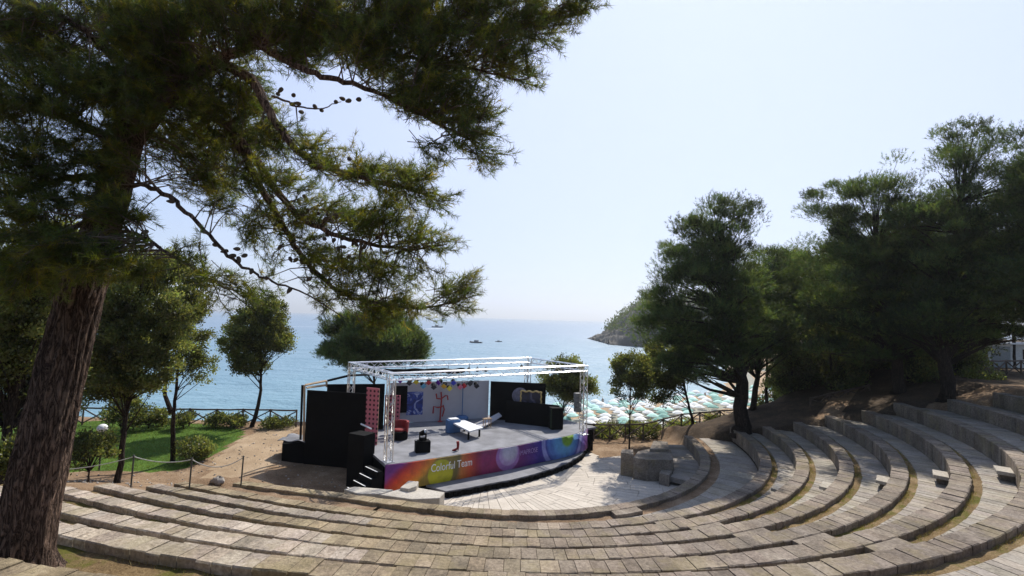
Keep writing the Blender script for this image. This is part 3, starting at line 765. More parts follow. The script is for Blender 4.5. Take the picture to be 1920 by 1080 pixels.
# lounger: sloping white panel on a blue box
def on_deck(px,py): return U(px,py,DZ)
lg=empty('white_lounger',on_deck(873,812),'white flat lounger with a blue head block on the stage deck','lounger')
mb=MB()
A0,A1,A2,A3=D(846,789,27.4),D(868,787,28.2),D(904,800,26.6),D(878,808,25.7)
for q in (A0,A1,A2,A3): pass
zt=DZ+.55
T=[U(846,791,zt+.05),U(870,787,zt+.05),U(906,801,zt),U(880,808,zt)]
n=4; top=[(t[0],t[1],t[2]) for t in T]; bot=[(t[0],t[1],t[2]-.09) for t in T]
mb.add(bot+top,[(3,2,1,0),(4,5,6,7)]+[(i,(i+1)%4,4+(i+1)%4,4+i) for i in range(4)]); mb.build('panel',M['white'],lg,bevel=.02)
for t in T:
    mb=MB(); c=np.mean(T,0)*.22+np.array(t)*.78; mb.box((c[0],c[1],(DZ+zt-.1)/2),(.08,.08,zt-.1-DZ),rz=SROT); mb.build('leg',M['black'],lg)
hb=U(850,783,zt+.3); mb=MB(); mb.box((hb[0],hb[1],DZ+.38),(.8,.42,.76),rz=SROT,ch=0); mb.build('head_block',M['blue'],lg,bevel=.05)
mb=MB(); mb.box((hb[0],hb[1],DZ+.79),(.55,.38,.06),rz=SROT); mb.build('head_cushion',M['white'],lg,bevel=.02)
# stool and slanted white board behind it
st=on_deck(913,801); r=empty('wooden_stool',st,'small pale wooden stool right of the white lounger','stool')
mb=MB(); mb.box((st[0],st[1],DZ+.52),(.5,.34,.05),rz=SROT); mb.build('seat',M['wood'],r)
for sx in (-1,1):
    for sy in (-1,1):
        q=Matrix.Rotation(SROT,3,'Z')@Vector((sx*.2,sy*.12,0)); mb=MB(); mb.box((st[0]+q.x,st[1]+q.y,DZ+.25),(.04,.04,.49),rz=SROT); mb.build('leg',M['wood'],r)
rp=[U(897,792,DZ+.02),U(935,800,DZ+.02)]
r=empty('white_ramp',on_deck(920,792),'white slanted board leaning behind the wooden stool','board')
mb=MB(); a=U(893,797,DZ+.01);b=U(905,803,DZ+.01);c=U(941,781,DZ+.35);d=U(935,775,DZ+.55)
tp=[a,b,c,d]; mb.add([(t[0],t[1],t[2]) for t in tp]+[(t[0],t[1],t[2]+.05) for t in tp],[(3,2,1,0),(4,5,6,7)]+[(i,(i+1)%4,4+(i+1)%4,4+i) for i in range(4)]); mb.build('board',M['wall'],r)
# moving head lamp on its flight case
bx=on_deck(791,848); r=empty('flight_case',bx,'black box on the front of the stage carrying a spotlight','case')
mb=MB(); mb.box((bx[0],bx[1]+.1,DZ+.28),(.72,.5,.55),rz=SROT*.6); mb.build('body',M['black'],r,bevel=.02)
for e in (-1,1): mb=MB(); mb.box((bx[0]+e*.3,bx[1]+.1+e*.12,DZ+.57),(.06,.06,.03),rz=SROT); mb.build('latch',M['alu'],r)
lp_=(bx[0],bx[1]+.1,DZ+.56); r=empty('spotlight',lp_,'black moving-head spotlight sitting on the black box at the stage front','spotlight')
mb=MB(); mb.box((lp_[0],lp_[1],lp_[2]+.06),(.34,.26,.12),rz=.5); mb.build('base',M['black'],r,bevel=.02)
for e in (-1,1):
    mb=MB(); mb.box((lp_[0]+e*.16*math.cos(.5),lp_[1]+e*.16*math.sin(.5),lp_[2]+.26),(.04,.12,.3),rz=.5); mb.build('yoke_arm',M['black'],r)
mb=MB(); mb.lathe((lp_[0],lp_[1],lp_[2]+.36),[(.09,-.17),(.12,-.1),(.13,.08),(.11,.14)],18,rot=Matrix.Rotation(R(60),3,'Y')@Matrix.Rotation(R(30),3,'X')); mb.build('lamp_head',M['black'],r,smooth=True)
mb=MB(); mb.lathe((lp_[0]+.13,lp_[1]-.02,lp_[2]+.44),[(.10,0),(.105,.02),(.08,.03)],18,rot=Matrix.Rotation(R(60),3,'Y')@Matrix.Rotation(R(30),3,'X')); mb.build('lens',M['alu'],r)
# red bottle shape and boot
p=on_deck(857,845); r=empty('red_shoe',p,'small dark red high-heeled shoe standing on the stage edge','shoe')
mb=MB(); mb.tube([(p[0]+.02,p[1],DZ+.46),(p[0]+.04,p[1],DZ+.3),(p[0]+.03,p[1],DZ+.12),(p[0]-.10,p[1]-.04,DZ+.05),(p[0]-.24,p[1]-.08,DZ+.035)],[.075,.07,.065,.06,.03],8); mb.build('upper',M['redcloth'],r,smooth=True)
mb=MB(); mb.tube([(p[0]+.05,p[1],DZ+.12),(p[0]+.06,p[1],DZ+.004)],[.04,.015],6); mb.build('heel',M['redcloth'],r)
# red armchair drum
p=on_deck(748,824); r=empty('red_armchair',p,'round red tub armchair at the left of the stage behind the post','armchair')
mb=MB(); mb.lathe((p[0],p[1]+.1,DZ),[(.42,0),(.45,.06),(.45,.42),(.40,.46)],20); mb.build('seat_drum',M['blackcloth'],r,smooth=True)
V=[];F=[];n=18
for i in range(n):
    a=R(-20)+R(220)*i/(n-1)
    for rr,zz in ((.46,.40),(.50,.95),(.38,.95),(.34,.46)): V.append((p[0]+rr*math.cos(a),p[1]+.1+rr*math.sin(a),DZ+zz))
for i in range(n-1):
    for j in range(4): F.append((4*i+j,4*i+4+j,4*i+4+(j+1)%4,4*i+(j+1)%4))
F.append((3,2,1,0));F.append(tuple(4*(n-1)+j for j in range(4)))
mb=MB(); mb.add(V,F); mb.build('backrest',M['redcloth'],r,smooth=True)
mb=MB(); mb.lathe((p[0],p[1]+.1,DZ+.46),[(.34,0),(.35,.06),(.30,.11)],20); mb.build('cushion',M['redcloth'],r,smooth=True)
# dark flats at the right of the backdrop
k0=w1+np.array([.1,-.1]); k1=D(1032,700,31.6)[:2]
board('black_backdrop','black wall at the right half of the stage back','wall',k0+np.array([.05,-.3]),D(1024,700,32.6)[:2],DZ+.005,-4.25,.08,M['black'],frame=M['black'])
board('black_backdrop','black low wall running below and right of the gilt-framed picture','wall',D(950,700,32.2)[:2],D(1050,700,30.9)[:2],DZ+.005,-5.35,.08,M['black'],frame=M['black'])
def plk(x,y):
    return D(x,y,31.9)
picture('framed_picture','dark moonlit picture in an ornate gilt frame on the black stage wall',(977,733),(1014,765),M['darkp'],M['gold'],plane=lambda x,y:D(x,y,32.0-(x-977)*.006))
M['moon']=simple('moon_grey',(.16,.16,.22),.7,var=.5,vs=4)
mo=D(975,742,32.3); r=empty('moon_disc',mo,'mottled grey moon disc hanging behind the gilt-framed picture','disc')
mb=MB(); mb.lathe(mo,[(.5,-.02),(.52,0),(.5,.02)],32,rot=Matrix.Rotation(R(90),3,'X')); mb.build('disc',M['moon'],r)
sp_=on_deck(1044,806); r=empty('stage_speaker',sp_,'black speaker cabinet standing at the right rear of the stage','speaker')
mb=MB(); mb.box((sp_[0]-.05,sp_[1]+.3,DZ+.66),(.75,.6,1.3),rz=.3); mb.build('cabinet',M['black'],r,bevel=.02)
M['dgreen']=simple('dark_green_cloth',(.02,.035,.015),.9)
mb=MB(); mb.box((sp_[0]-.05-.09,sp_[1]+.3-.3,DZ+.66),(.55,.05,1.15),rz=.3); mb.build('grille',M['dgreen'],r)
# timber frame and black header behind the left wing
fr=empty('timber_frame',(-11,27,FZ),'raw timber frame edging the tall black wing on the left','frame')
mb=MB(); a=D(566,720,26.5); b=D(566,885,26.5)
def px_beam(mb,a,b,w=.1,Y0=26.4,Y1=None):
    p=D(*a,Y0); q=D(*b,Y1 or Y0); mb.tube([p,q],w/2,4)
for a_,b_,Ya,Yb in (((571,722),(569,860),27.5,27.4),((572,722),(612,714),27.6,28.6),((612,714),(613,726),28.6,28.6),((575,727),(612,722),27.6,28.6)):
    mb=MB(); px_beam(mb,a_,b_,.12,Ya,Yb); mb.build('beam',M['wood'],fr)
for a_,b_,Ya,Yb in (((614,714),(655,704),28.7,28.9),((567,722),(562,862),27.7,27.6),((655,704),(700,702),28.6,29.5)):
    mb=MB(); px_beam(mb,a_,b_,.13,Ya,Yb); mb.build('dark_beam',M['black'],fr)
board('black_backdrop','black cloth wall behind the left wing under the truss','wall',D(614,716,28.5)[:2],D(722,716,29.3)[:2],-7,-4.1,.06,M['blackcloth'],frame=M['black'])
mb=MB()
# low black case left of the wing
p=U(545,868,FZ+.02); r=empty('equipment_case',(p[0],p[1],FZ),'low black case with a grey cloth on top left of the stage wing','case')
mb=MB(); mb.box((p[0],p[1]+.5,FZ+.57),(1.25,1.4,1.12),rz=.35); mb.build('body',M['black'],r,bevel=.03)
V=[];F=[]
for i in range(9):
    for j in range(7):
        V.append((p[0]-.75+1.5*i/8,p[1]+.5-.6+1.3*j/6,FZ+1.2+.05*math.sin(i*1.3+j)+.03*math.cos(j*2)+.06*(j/6)))
for i in range(8):
    for j in range(6): F.append((i*7+j,(i+1)*7+j,(i+1)*7+j+1,i*7+j+1))
mb=MB(); mb.add(V,F); o=mb.build('cloth',M['deck'],r,smooth=True); s_=o.modifiers.new('solid','SOLIDIFY'); s_.thickness=.03
# black steps
stp=empty('stage_steps',U(680,905,FZ),'black stage steps with white edge strips at the left front corner','steps')
p_top=np.array(U(706,868,DZ)[:2]); dirn=np.array([-.80,-.55]); dirn/=np.hypot(*dirn); sidev=np.array([-dirn[1],dirn[0]])
e0=U(694,862,DZ);e1=U(719,873,DZ)
c0=(np.array(e0[:2])+np.array(e1[:2]))/2; 
sv_=np.array(e1[:2])-np.array(e0[:2]); ang=math.atan2(sv_[1],sv_[0]); sw_=1.15; sv_=sv_/np.hypot(*sv_); out=np.array([sv_[1],-sv_[0]]); 
if out[0]>0: out=-out
mb=MB();mbw=MB()
for i in range(5):
    zt=DZ-.25*(i+1); c=c0+out*(.14+.28*i)
    mb.box((c[0],c[1],(FZ+zt)/2),(sw_,.275,zt-FZ),rz=ang)
    e=c+out*.115; mbw.box((e[0],e[1],zt+.008),(sw_-.1,.045,.012),rz=ang)
mb.build('treads',M['black'],stp); mbw.build('edge_strip',M['white'],stp)
mb=MB(); cc=np.array([-6.95,23.85]); 
r=empty('black_block',(cc[0],cc[1],FZ),'tall black block with a pale top edge at the head of the stage steps','block')
mb.box((cc[0]-.1,cc[1]+.25,(FZ-5.75)/2),(1.0,.75,-5.75-FZ),rz=-.45); mb.build('body',M['black'],r)
mb=MB(); q0=U(677,795,-5.7);q1=U(696,804,-5.7); mb.tube([q0,q1],.05,4); mb.build('edge_strip',M['white'],r)

# hanging stage lamps
gel=[('dark',(.02,.02,.03)),('red',(.5,.02,.03)),('blue',(.03,.05,.5)),('amber',(.6,.35,.02)),('yellow',(.65,.55,.03)),('violet',(.15,.03,.4)),('pink',(.55,.15,.25)),('cyan',(.1,.35,.55))]
GM={n:simple(n+'_gel',c,.35) for n,c in gel}
def lamp(px,py,Y,g,label,tilt,yaw):
    c=D(px,py,Y); r=empty('stage_lamp',c,label,'stage lamp','coloured stage lamps on the rear bar')
    rot=Matrix.Rotation(yaw,3,'Z')@Matrix.Rotation(tilt,3,'X')
    mb=MB(); mb.lathe(c,[(.06,.22),(.12,.18),(.13,-.12)],12,rot=rot); mb.build('can',M['black'],r,smooth=True)
    mb=MB(); mb.lathe(Vector([float(a) for a in c])+rot@Vector((0,0,-.12)),[(.19,0),(.195,-.02),(.18,-.03)],4,rot=rot); mb.build('colour_gel',GM[g],r)
    mb=MB(); mb.tube([c+np.array([-.16,0,0]),c+np.array([-.16,0,.28]),c+np.array([.16,0,.28]),c+np.array([.16,0,0])],.014,5)
    mb.build('yoke',M['black'],r)
lamps=[(752,712,'violet'),(768,716,'dark'),(781,714,'yellow'),(793,722,'cyan'),(804,715,'red'),(813,724,'dark'),(824,716,'violet'),(833,722,'amber'),(842,727,'yellow'),(850,716,'blue'),(862,724,'pink'),(871,722,'red'),(882,718,'dark'),(893,722,'dark')]
pl={'violet':'violet','dark':'black','yellow':'yellow','cyan':'pale blue','red':'red','amber':'amber','blue':'blue','pink':'pink'}
posn=['first','second','third','fourth','fifth','sixth','seventh','eighth','ninth','tenth','eleventh','twelfth','thirteenth','fourteenth']
for i,(x,y,g) in enumerate(lamps):
    Y=float(np.interp(x,[750,895],[29.6,32.0]))
    lamp(x,y,Y,g,f'{pl[g]} faced stage lamp, {posn[i]} from the left under the rear truss bar',-R(random.uniform(45,80)),random.uniform(-.5,.5))
r=empty('lamp_bar',D(820,705,30.6),'thin black pipe carrying the coloured stage lamps','bar')
mb=MB(); mb.tube([D(738,704,29.4),D(905,703,32.2)],.03,8); mb.build('pipe',M['black'],r)
for i,x in enumerate((760,800,840,880)):
    Y=float(np.interp(x,[750,895],[29.8,32.1])); mb=MB(); q=D(x,704,Y); mb.tube([q,(q[0],q[1],TZ-.1)],.015,5); mb.build('hanger',M['black'],r)
for i,(x,w_) in enumerate([(879,0),(895,0),(911,0),(978,0)]):
    Y=float(np.interp(x,[870,980],[32.0,33.8])); q=D(x,693 if i<3 else 688,Y)
    r=empty('spot_head',q,['small dark lamp on the rear truss, left of a close trio','small dark lamp on the rear truss, middle of a close trio','small dark lamp on the rear truss, right of a close trio','dark lamp clamped at the right end of the rear truss'][i],'stage lamp')
    mb=MB(); mb.lathe(q,[(.06,.12),(.11,.08),(.12,-.1)],10,rot=Matrix.Rotation(.6,3,'X')); mb.build('can',M['black'],r)
    mb=MB(); mb.tube([q,(q[0],q[1],q[2]+.2)],.02,5); mb.build('clamp',M['black'],r)
# black canopy strip on rear truss left
r=empty('black_canopy',D(790,694,30),'rolled black cloth along the rear truss beam','cloth')
mb=MB(); mb.tube([D(712,697,28.6)+np.array([0,0,.02*math.sin(i)])+ (D(870,695,31.6)-D(712,697,28.6))*i/20 for i in range(21)],.16,8,wob=.15); mb.build('roll',M['blackcloth'],r,smooth=True)
r=empty('side_speaker',D(1082,730,29.6),'grey hanging speaker stack beside the right front truss post','speaker')
mb=MB()
for i in range(4):
    q=D(1083,741+i*9,29.6); mb.box(q,(.36,.34,.26),rz=.4)
mb.build('cabinet',simple('grey_case',(.16,.16,.15),.6),r,bevel=.02)
mb=MB(); q=D(1083,734,29.6); mb.tube([q,(q[0]+.2,q[1],TZ-.1)],.012,5); mb.build('cable',M['black'],r)

# ---------------------------------------------------------------- fences, posts, lamps
def rail_fence(P,label,name='rail_fence',h=1.12,double=False):
    """rustic fence: posts, top rail, crossed braces. P = list of ground points"""
    P=[Vector([float(a) for a in p]) for p in P]
    r=empty(name,P[len(P)//2],label,'fence')
    rails=MB();br=MB()
    for i,p in enumerate(P):
        mb=MB(); mb.tube([p+Vector((0,0,-.2)),p+Vector((random.uniform(-.03,.03),0,h+.06))],[.06,.05],7); mb.build('post',M['fence'],r)
    for a,b in zip(P[:-1],P[1:]):
        up=Vector((0,0,h)); rails.tube([a+up,(a+b)/2+up+Vector((0,0,-.02)),b+up],.055,6)
        br.tube([a+Vector((0,0,h*.95)),b+Vector((0,.03,.12))],.042,6); br.tube([a+Vector((0,-.03,.12)),b+Vector((0,0,h*.95))],.042,6)
    rails.build('top_rail',M['fence'],r); br.build('brace',M['fence'],r)
    return r
def G(px,Y): 
    d=ray(px,600); x=d[0]*Y/d[1]; return (x,Y,gz(x,Y))
rail_fence([G(px,Y) for px,Y in zip(np.linspace(120,566,10),np.linspace(32.6,33.9,10))],'dark rustic rail fence with crossed braces along the lawn above the sea')
rail_fence([(p[0],p[1],p[2]) for p in [U(1098,822,-8.2),U(1113,823,-8.2),U(1143,824,-8.2),U(1172,823,-8.2),U(1206,822,-8.2),U(1243,812,-8.05),U(1278,802,-7.9),U(1312,799,-7.7),U(1350,796,-7.4),U(1378,795,-7.2)]],'brown rustic rail fence running from the stage to the big pine',h=1.0)
rail_fence([(p[0],p[1],p[2]) for p in [U(1838,706,-2.95),U(1862,704,-2.9),U(1888,703,-2.9),U(1915,703,-2.9),U(1945,702,-2.9)]],'dark crossed rail fence under the trees at the far right',h=.95)
rail_fence([(p[0],p[1],p[2]) for p in [U(1520,773,-5.6),U(1555,764,-5.3),U(1590,757,-5.0),U(1630,748,-4.6)]],'low rail fence beside the earth path at the row ends',h=.9)
# chain posts
cp=[]
for (x,yb,yt,lab) in [(245,915,857,'thin dark post with the highest chain, leftmost of three on the terrace edge'),(355,912,862,'thin dark chain post in the middle of three on the terrace edge'),(452,905,858,'thin dark chain post nearest the stage, no chain beyond it'),(-60,935,868,'thin dark chain post hidden beyond the big pine trunk')]:
    z=-6.2; p=U(x,yb,z); hgt=(yb-yt)/FPX*p[1]
    r=empty('chain_post',p,lab,'post','chain posts on the terrace edge')
    mb=MB(); mb.tube([(p[0],p[1],z-.1),(p[0]+.03,p[1],z+hgt)],.026,8); mb.build('pole',M['rust'],r)
    mb=MB(); mb.lathe((p[0]+.03,p[1],z+hgt),[(.035,-.02),(.04,0),(.02,.03)],10); mb.build('cap',M['rust'],r); cp.append((p[0]+.03,p[1],z+hgt-.03))
def chain(a,b,label,sag=.12):
    a=Vector(a);b=Vector(b); r=empty('chain',(a+b)/2,label,'chain'); mb=MB()
    pts=[a.lerp(b,t)+Vector((0,0,-sag*4*t*(1-t))) for t in np.linspace(0,1,24)]
    mb.tube(pts,.016,6); mb.build('links',M['rope'],r)
chain(cp[3],cp[0],'pale chain hanging from the leftmost post towards the big pine',.35); chain(cp[0],cp[1],'pale chain slung between the two left posts over the lawn',.14); chain(cp[1],cp[2],'pale chain between the middle post and the post by the stage',.3)
# globe lamp
p=D(192,803,23.5); r=empty('globe_lamp',(p[0],p[1],gz(p[0],p[1])),'white globe lamp on a short post beside the bush','lamp')
mb=MB(); mb.lathe(p,[(.02,-.2)]+[(.22*math.sin(a),-.2*math.cos(a)) for a in np.linspace(.2,math.pi-.05,10)],18); mb.build('globe',M['white'],r,smooth=True)
mb=MB(); mb.tube([(p[0],p[1],gz(p[0],p[1])-.1),(p[0],p[1],p[2]-.18)],.035,8); mb.build('pole',M['rust'],r)
# rock
def rock(p,s,label,name='rock',m=None):
    n=10; V=[];F=[]
    rr=random.Random(int(abs(p[0]*77+p[1]*13)))
    for i in range(n):
        ph=math.pi*i/(n-1)
        for k in range(14):
            w=2*math.pi*k/14; q=1+.22*math.sin(3*w+ph*2+s)+rr.uniform(-.1,.1)
            V.append((p[0]+s*math.sin(ph)*math.cos(w)*q,p[1]+s*.8*math.sin(ph)*math.sin(w)*q,p[2]+s*.6*math.cos(ph)*q))
    for i in range(n-1):
        for k in range(14): F.append((i*14+k,i*14+(k+1)%14,(i+1)*14+(k+1)%14,(i+1)*14+k))
    mb=MB(); mb.add(V,F); o=mb.build(name,m or M['rock'],None,smooth=True,origin=tuple(float(a) for a in p)); return tag(o,label,'rock')
p=U(410,888,-7.6); rock((p[0],p[1],gz(p[0],p[1])+.12),.3,'rough boulder lying on the sandy slope left of the stage')
# white building and wall at far right
p=U(1888,676,-2.3); bw=empty('pale_kiosk',(p[0],p[1],-3),'low pale building glimpsed under the trees at the far right','building')
a=D(1853,662,40);b=D(1990,662,40)
mb=MB(); mb.box(((a[0]+b[0])/2,42,-2.0),(b[0]-a[0],4,2.0)); mb.build('wall',M['plaster'],bw)
mb=MB(); mb.box(((a[0]+b[0])/2,42,-.95),(b[0]-a[0]+.5,4.5,.12)); mb.build('roof',M['white'],bw)
mb=MB(); mb.box((a[0]+1.0,39.97,-2.05),(1.5,.06,1.7)); mb.build('door',simple('grey_door',(.25,.26,.25),.6),bw)
mb=MB(); mb.box((a[0]+3.4,39.97,-1.8),(1.2,.06,.8)); mb.build('window',M['glass'],bw)

# ---------------------------------------------------------------- foliage engine
def unit(v): return v/np.maximum(np.linalg.norm(v,axis=-1,keepdims=True),1e-9)
def sprays(P,A,L_,nn,nl,w,spread=.75,colv=(.7,1.3)):
    """P (n,3) bases, A (n,3) axes -> needles as thin triangles"""
    n=len(P); A=unit(A)
    t=rng.uniform(0,1,(n,nn,1)); rad=unit(rng.normal(size=(n,nn,3)))
    base=P[:,None]+A[:,None]*t*L_.reshape(n,1,1)
    d=unit(A[:,None]*rng.uniform(.35,1.1,(n,nn,1))+rad*spread)
    ln=nl*rng.uniform(.6,1.2,(n,nn,1))
    side=unit(np.cross(d,rng.normal(size=(n,nn,3))))*w
    V=np.stack([base-side,base+side,base+d*ln],2).reshape(-1,3)
    F=np.arange(len(V)).reshape(-1,3)
    c=(rng.uniform(*colv,(n,1,1))*rng.uniform(.85,1.15,(n,nn,1)))*np.array([1,1,1.])
    c=c*np.stack([rng.uniform(.78,1.25,(n,1)),np.ones((n,1)),rng.uniform(.7,1.2,(n,1))],-1)
    return V,F,np.repeat(c.reshape(-1,3),3,axis=0)
def leaves(P,A,size,colv=(.7,1.3)):
    n=len(P); A=unit(A+rng.normal(size=(n,3))*.8); s=unit(np.cross(A,rng.normal(size=(n,3))))
    sz=(size*rng.uniform(.6,1.3,n))[:,None]
    V=np.stack([P,P+A*sz*.5+s*sz*.28,P+A*sz,P+A*sz*.5-s*sz*.28],1).reshape(-1,3)
    F=np.arange(4*n).reshape(-1,4)
    c=rng.uniform(*colv,(n,1))*np.stack([rng.uniform(.85,1.25,n),np.ones(n),rng.uniform(.75,1.2,n)],1)
    return V,F,np.repeat(c,4,axis=0)
def Env(px,py,rx,ry,Y,dep=None):
    c=D(px,py,Y); k=math.hypot(Y,c[0])/FPX*.99
    return (c,np.array([rx*Y/FPX,dep or (rx*Y/FPX*.9),ry*Y/FPX]))
def tree(name,label,cat,base,envs,kind='pine',nclump=70,rc=.8,nspray=45,trunk_r=.2,mid=None,group=None,mt=None,size=1.,limbs=.5,flat_=.8,seed=0,barkm=None,fork=None,trunk_top=None):
    global rng
    rng=np.random.default_rng(100+seed); rs=random.Random(seed)
    base=np.array(base,float); root=empty(name,base,label,cat,group)
    vols=np.array([e[1].prod() for e in envs]); pr=vols/vols.sum()
    C=[];axis=[]
    cen=(np.array([e[0] for e in envs])*pr[:,None]).sum(0)
    for i in range(nclump):
        e=envs[rng.choice(len(envs),p=pr)]; u=unit(rng.normal(size=3)); rad=rng.uniform(.25,1)**.45
        C.append(e[0]+u*e[1]*rad*(.92 if rng.uniform()<.8 else 1.12))
    C=np.array(C); fq=3.2 if kind!='pine' else 1.5; q_=np.sin(C[:,0]*fq+seed)+np.sin(C[:,2]*fq*1.2+2*seed)+np.sin(C[:,1]*fq+C[:,2]*.7)
    C=C[q_>(-1.0 if kind!='pine' else -1.35)]
    P=[];A=[];TN=[]
    for c in C:
        m=int(nspray*rng.uniform(.7,1.3)); u=unit(rng.normal(size=(m,3))); r_=rc*rng.uniform(.5,1.3)
        u[:,2]=np.where(u[:,2]<-.3,-u[:,2],u[:,2])
        p=c+u*np.array([1,1,flat_])*r_*rng.uniform(.35,1,(m,1))
        o=unit((c-cen)*np.array([1,1,.3]))
        a=u*.8+o*.4+np.array([0,0,.75])+rng.normal(size=(m,3))*.35
        P.append(p);A.append(a);TN.append(np.full(m,rng.choice([.5,.75,1.,1.25,1.6])*rng.uniform(.85,1.15)))
    TN=np.concatenate(TN); P=np.concatenate(P);A=np.concatenate(A)
    if kind=='pine':
        V,F,c=sprays(P,A,np.full(len(P),.24*size)*rng.uniform(.6,1.4,len(P)),11,.17*size,.011*size)
        mt=mt or M['needle2']
    else:
        Q=np.repeat(P,7,axis=0)+rng.normal(size=(len(P)*7,3))*.09*size; B=np.repeat(A,7,axis=0)
        V,F,c=leaves(Q,B,.105*size); mt=mt or M['olive']
    c=c*np.repeat(TN,len(c)//len(TN))[:,None]
    cr=link('crown',fast_mesh('crown',V-base,F,mt,c),root)
    # trunk and limbs
    mb=MB(); top=np.array(trunk_top) if trunk_top is not None else cen+np.array([0,0,envs[int(np.argmax([e[0][2] for e in envs]))][0][2]-cen[2]])*.7
    pts=[base-np.array([0,0,.3])]; m=mid if mid is not None else [base*.6+top*.4+rng.normal(size=3)*trunk_r*1.0]
    path=[base-np.array([0,0,.3]),base+np.array([0,0,.15])]+[np.array(q) for q in m]+[top]
    # smooth path
    tt=np.linspace(0,len(path)-1,4*len(path)); path_=np.stack([np.interp(tt,range(len(path)),[q[j] for q in path]) for j in range(3)],1)
    for _ in range(2): path_[1:-1]=(path_[:-2]+path_[1:-1]*2+path_[2:])/4
    path_[2:-1]+=rng.normal(size=(len(path_)-3,3))*trunk_r*.12
    rad=[trunk_r*(1.25 if i<2 else 1)*(1-.75*i/(len(path_)-1)) for i in range(len(path_))]
    mb.tube(path_,rad,12,wob=.05)
    hz=path_[:,2]
    for c in C:
        if rng.uniform()>limbs: continue
        zt=min(c[2]-.3,top[2]); zt=max(zt-rng.uniform(.2,1.6),base[2]+(cen[2]-base[2])*.3)
        j=int(np.argmin(abs(hz-zt))); a=path_[j]; b=c; mid_=(a+b)/2+np.array([0,0,.12*np.linalg.norm(b-a)])*rng.uniform(-.4,1)
        r0=max(.018,rad[j]*.38)
        mb.tube([a,mid_,b],[r0,r0*.6,.012],5)
    if fork is not None:
        mb.tube(fork,[trunk_r*.8,trunk_r*.6,trunk_r*.4][:len(fork)],8)
    mb.build('trunk',barkm or M['bark2'],root,smooth=True)
    return root

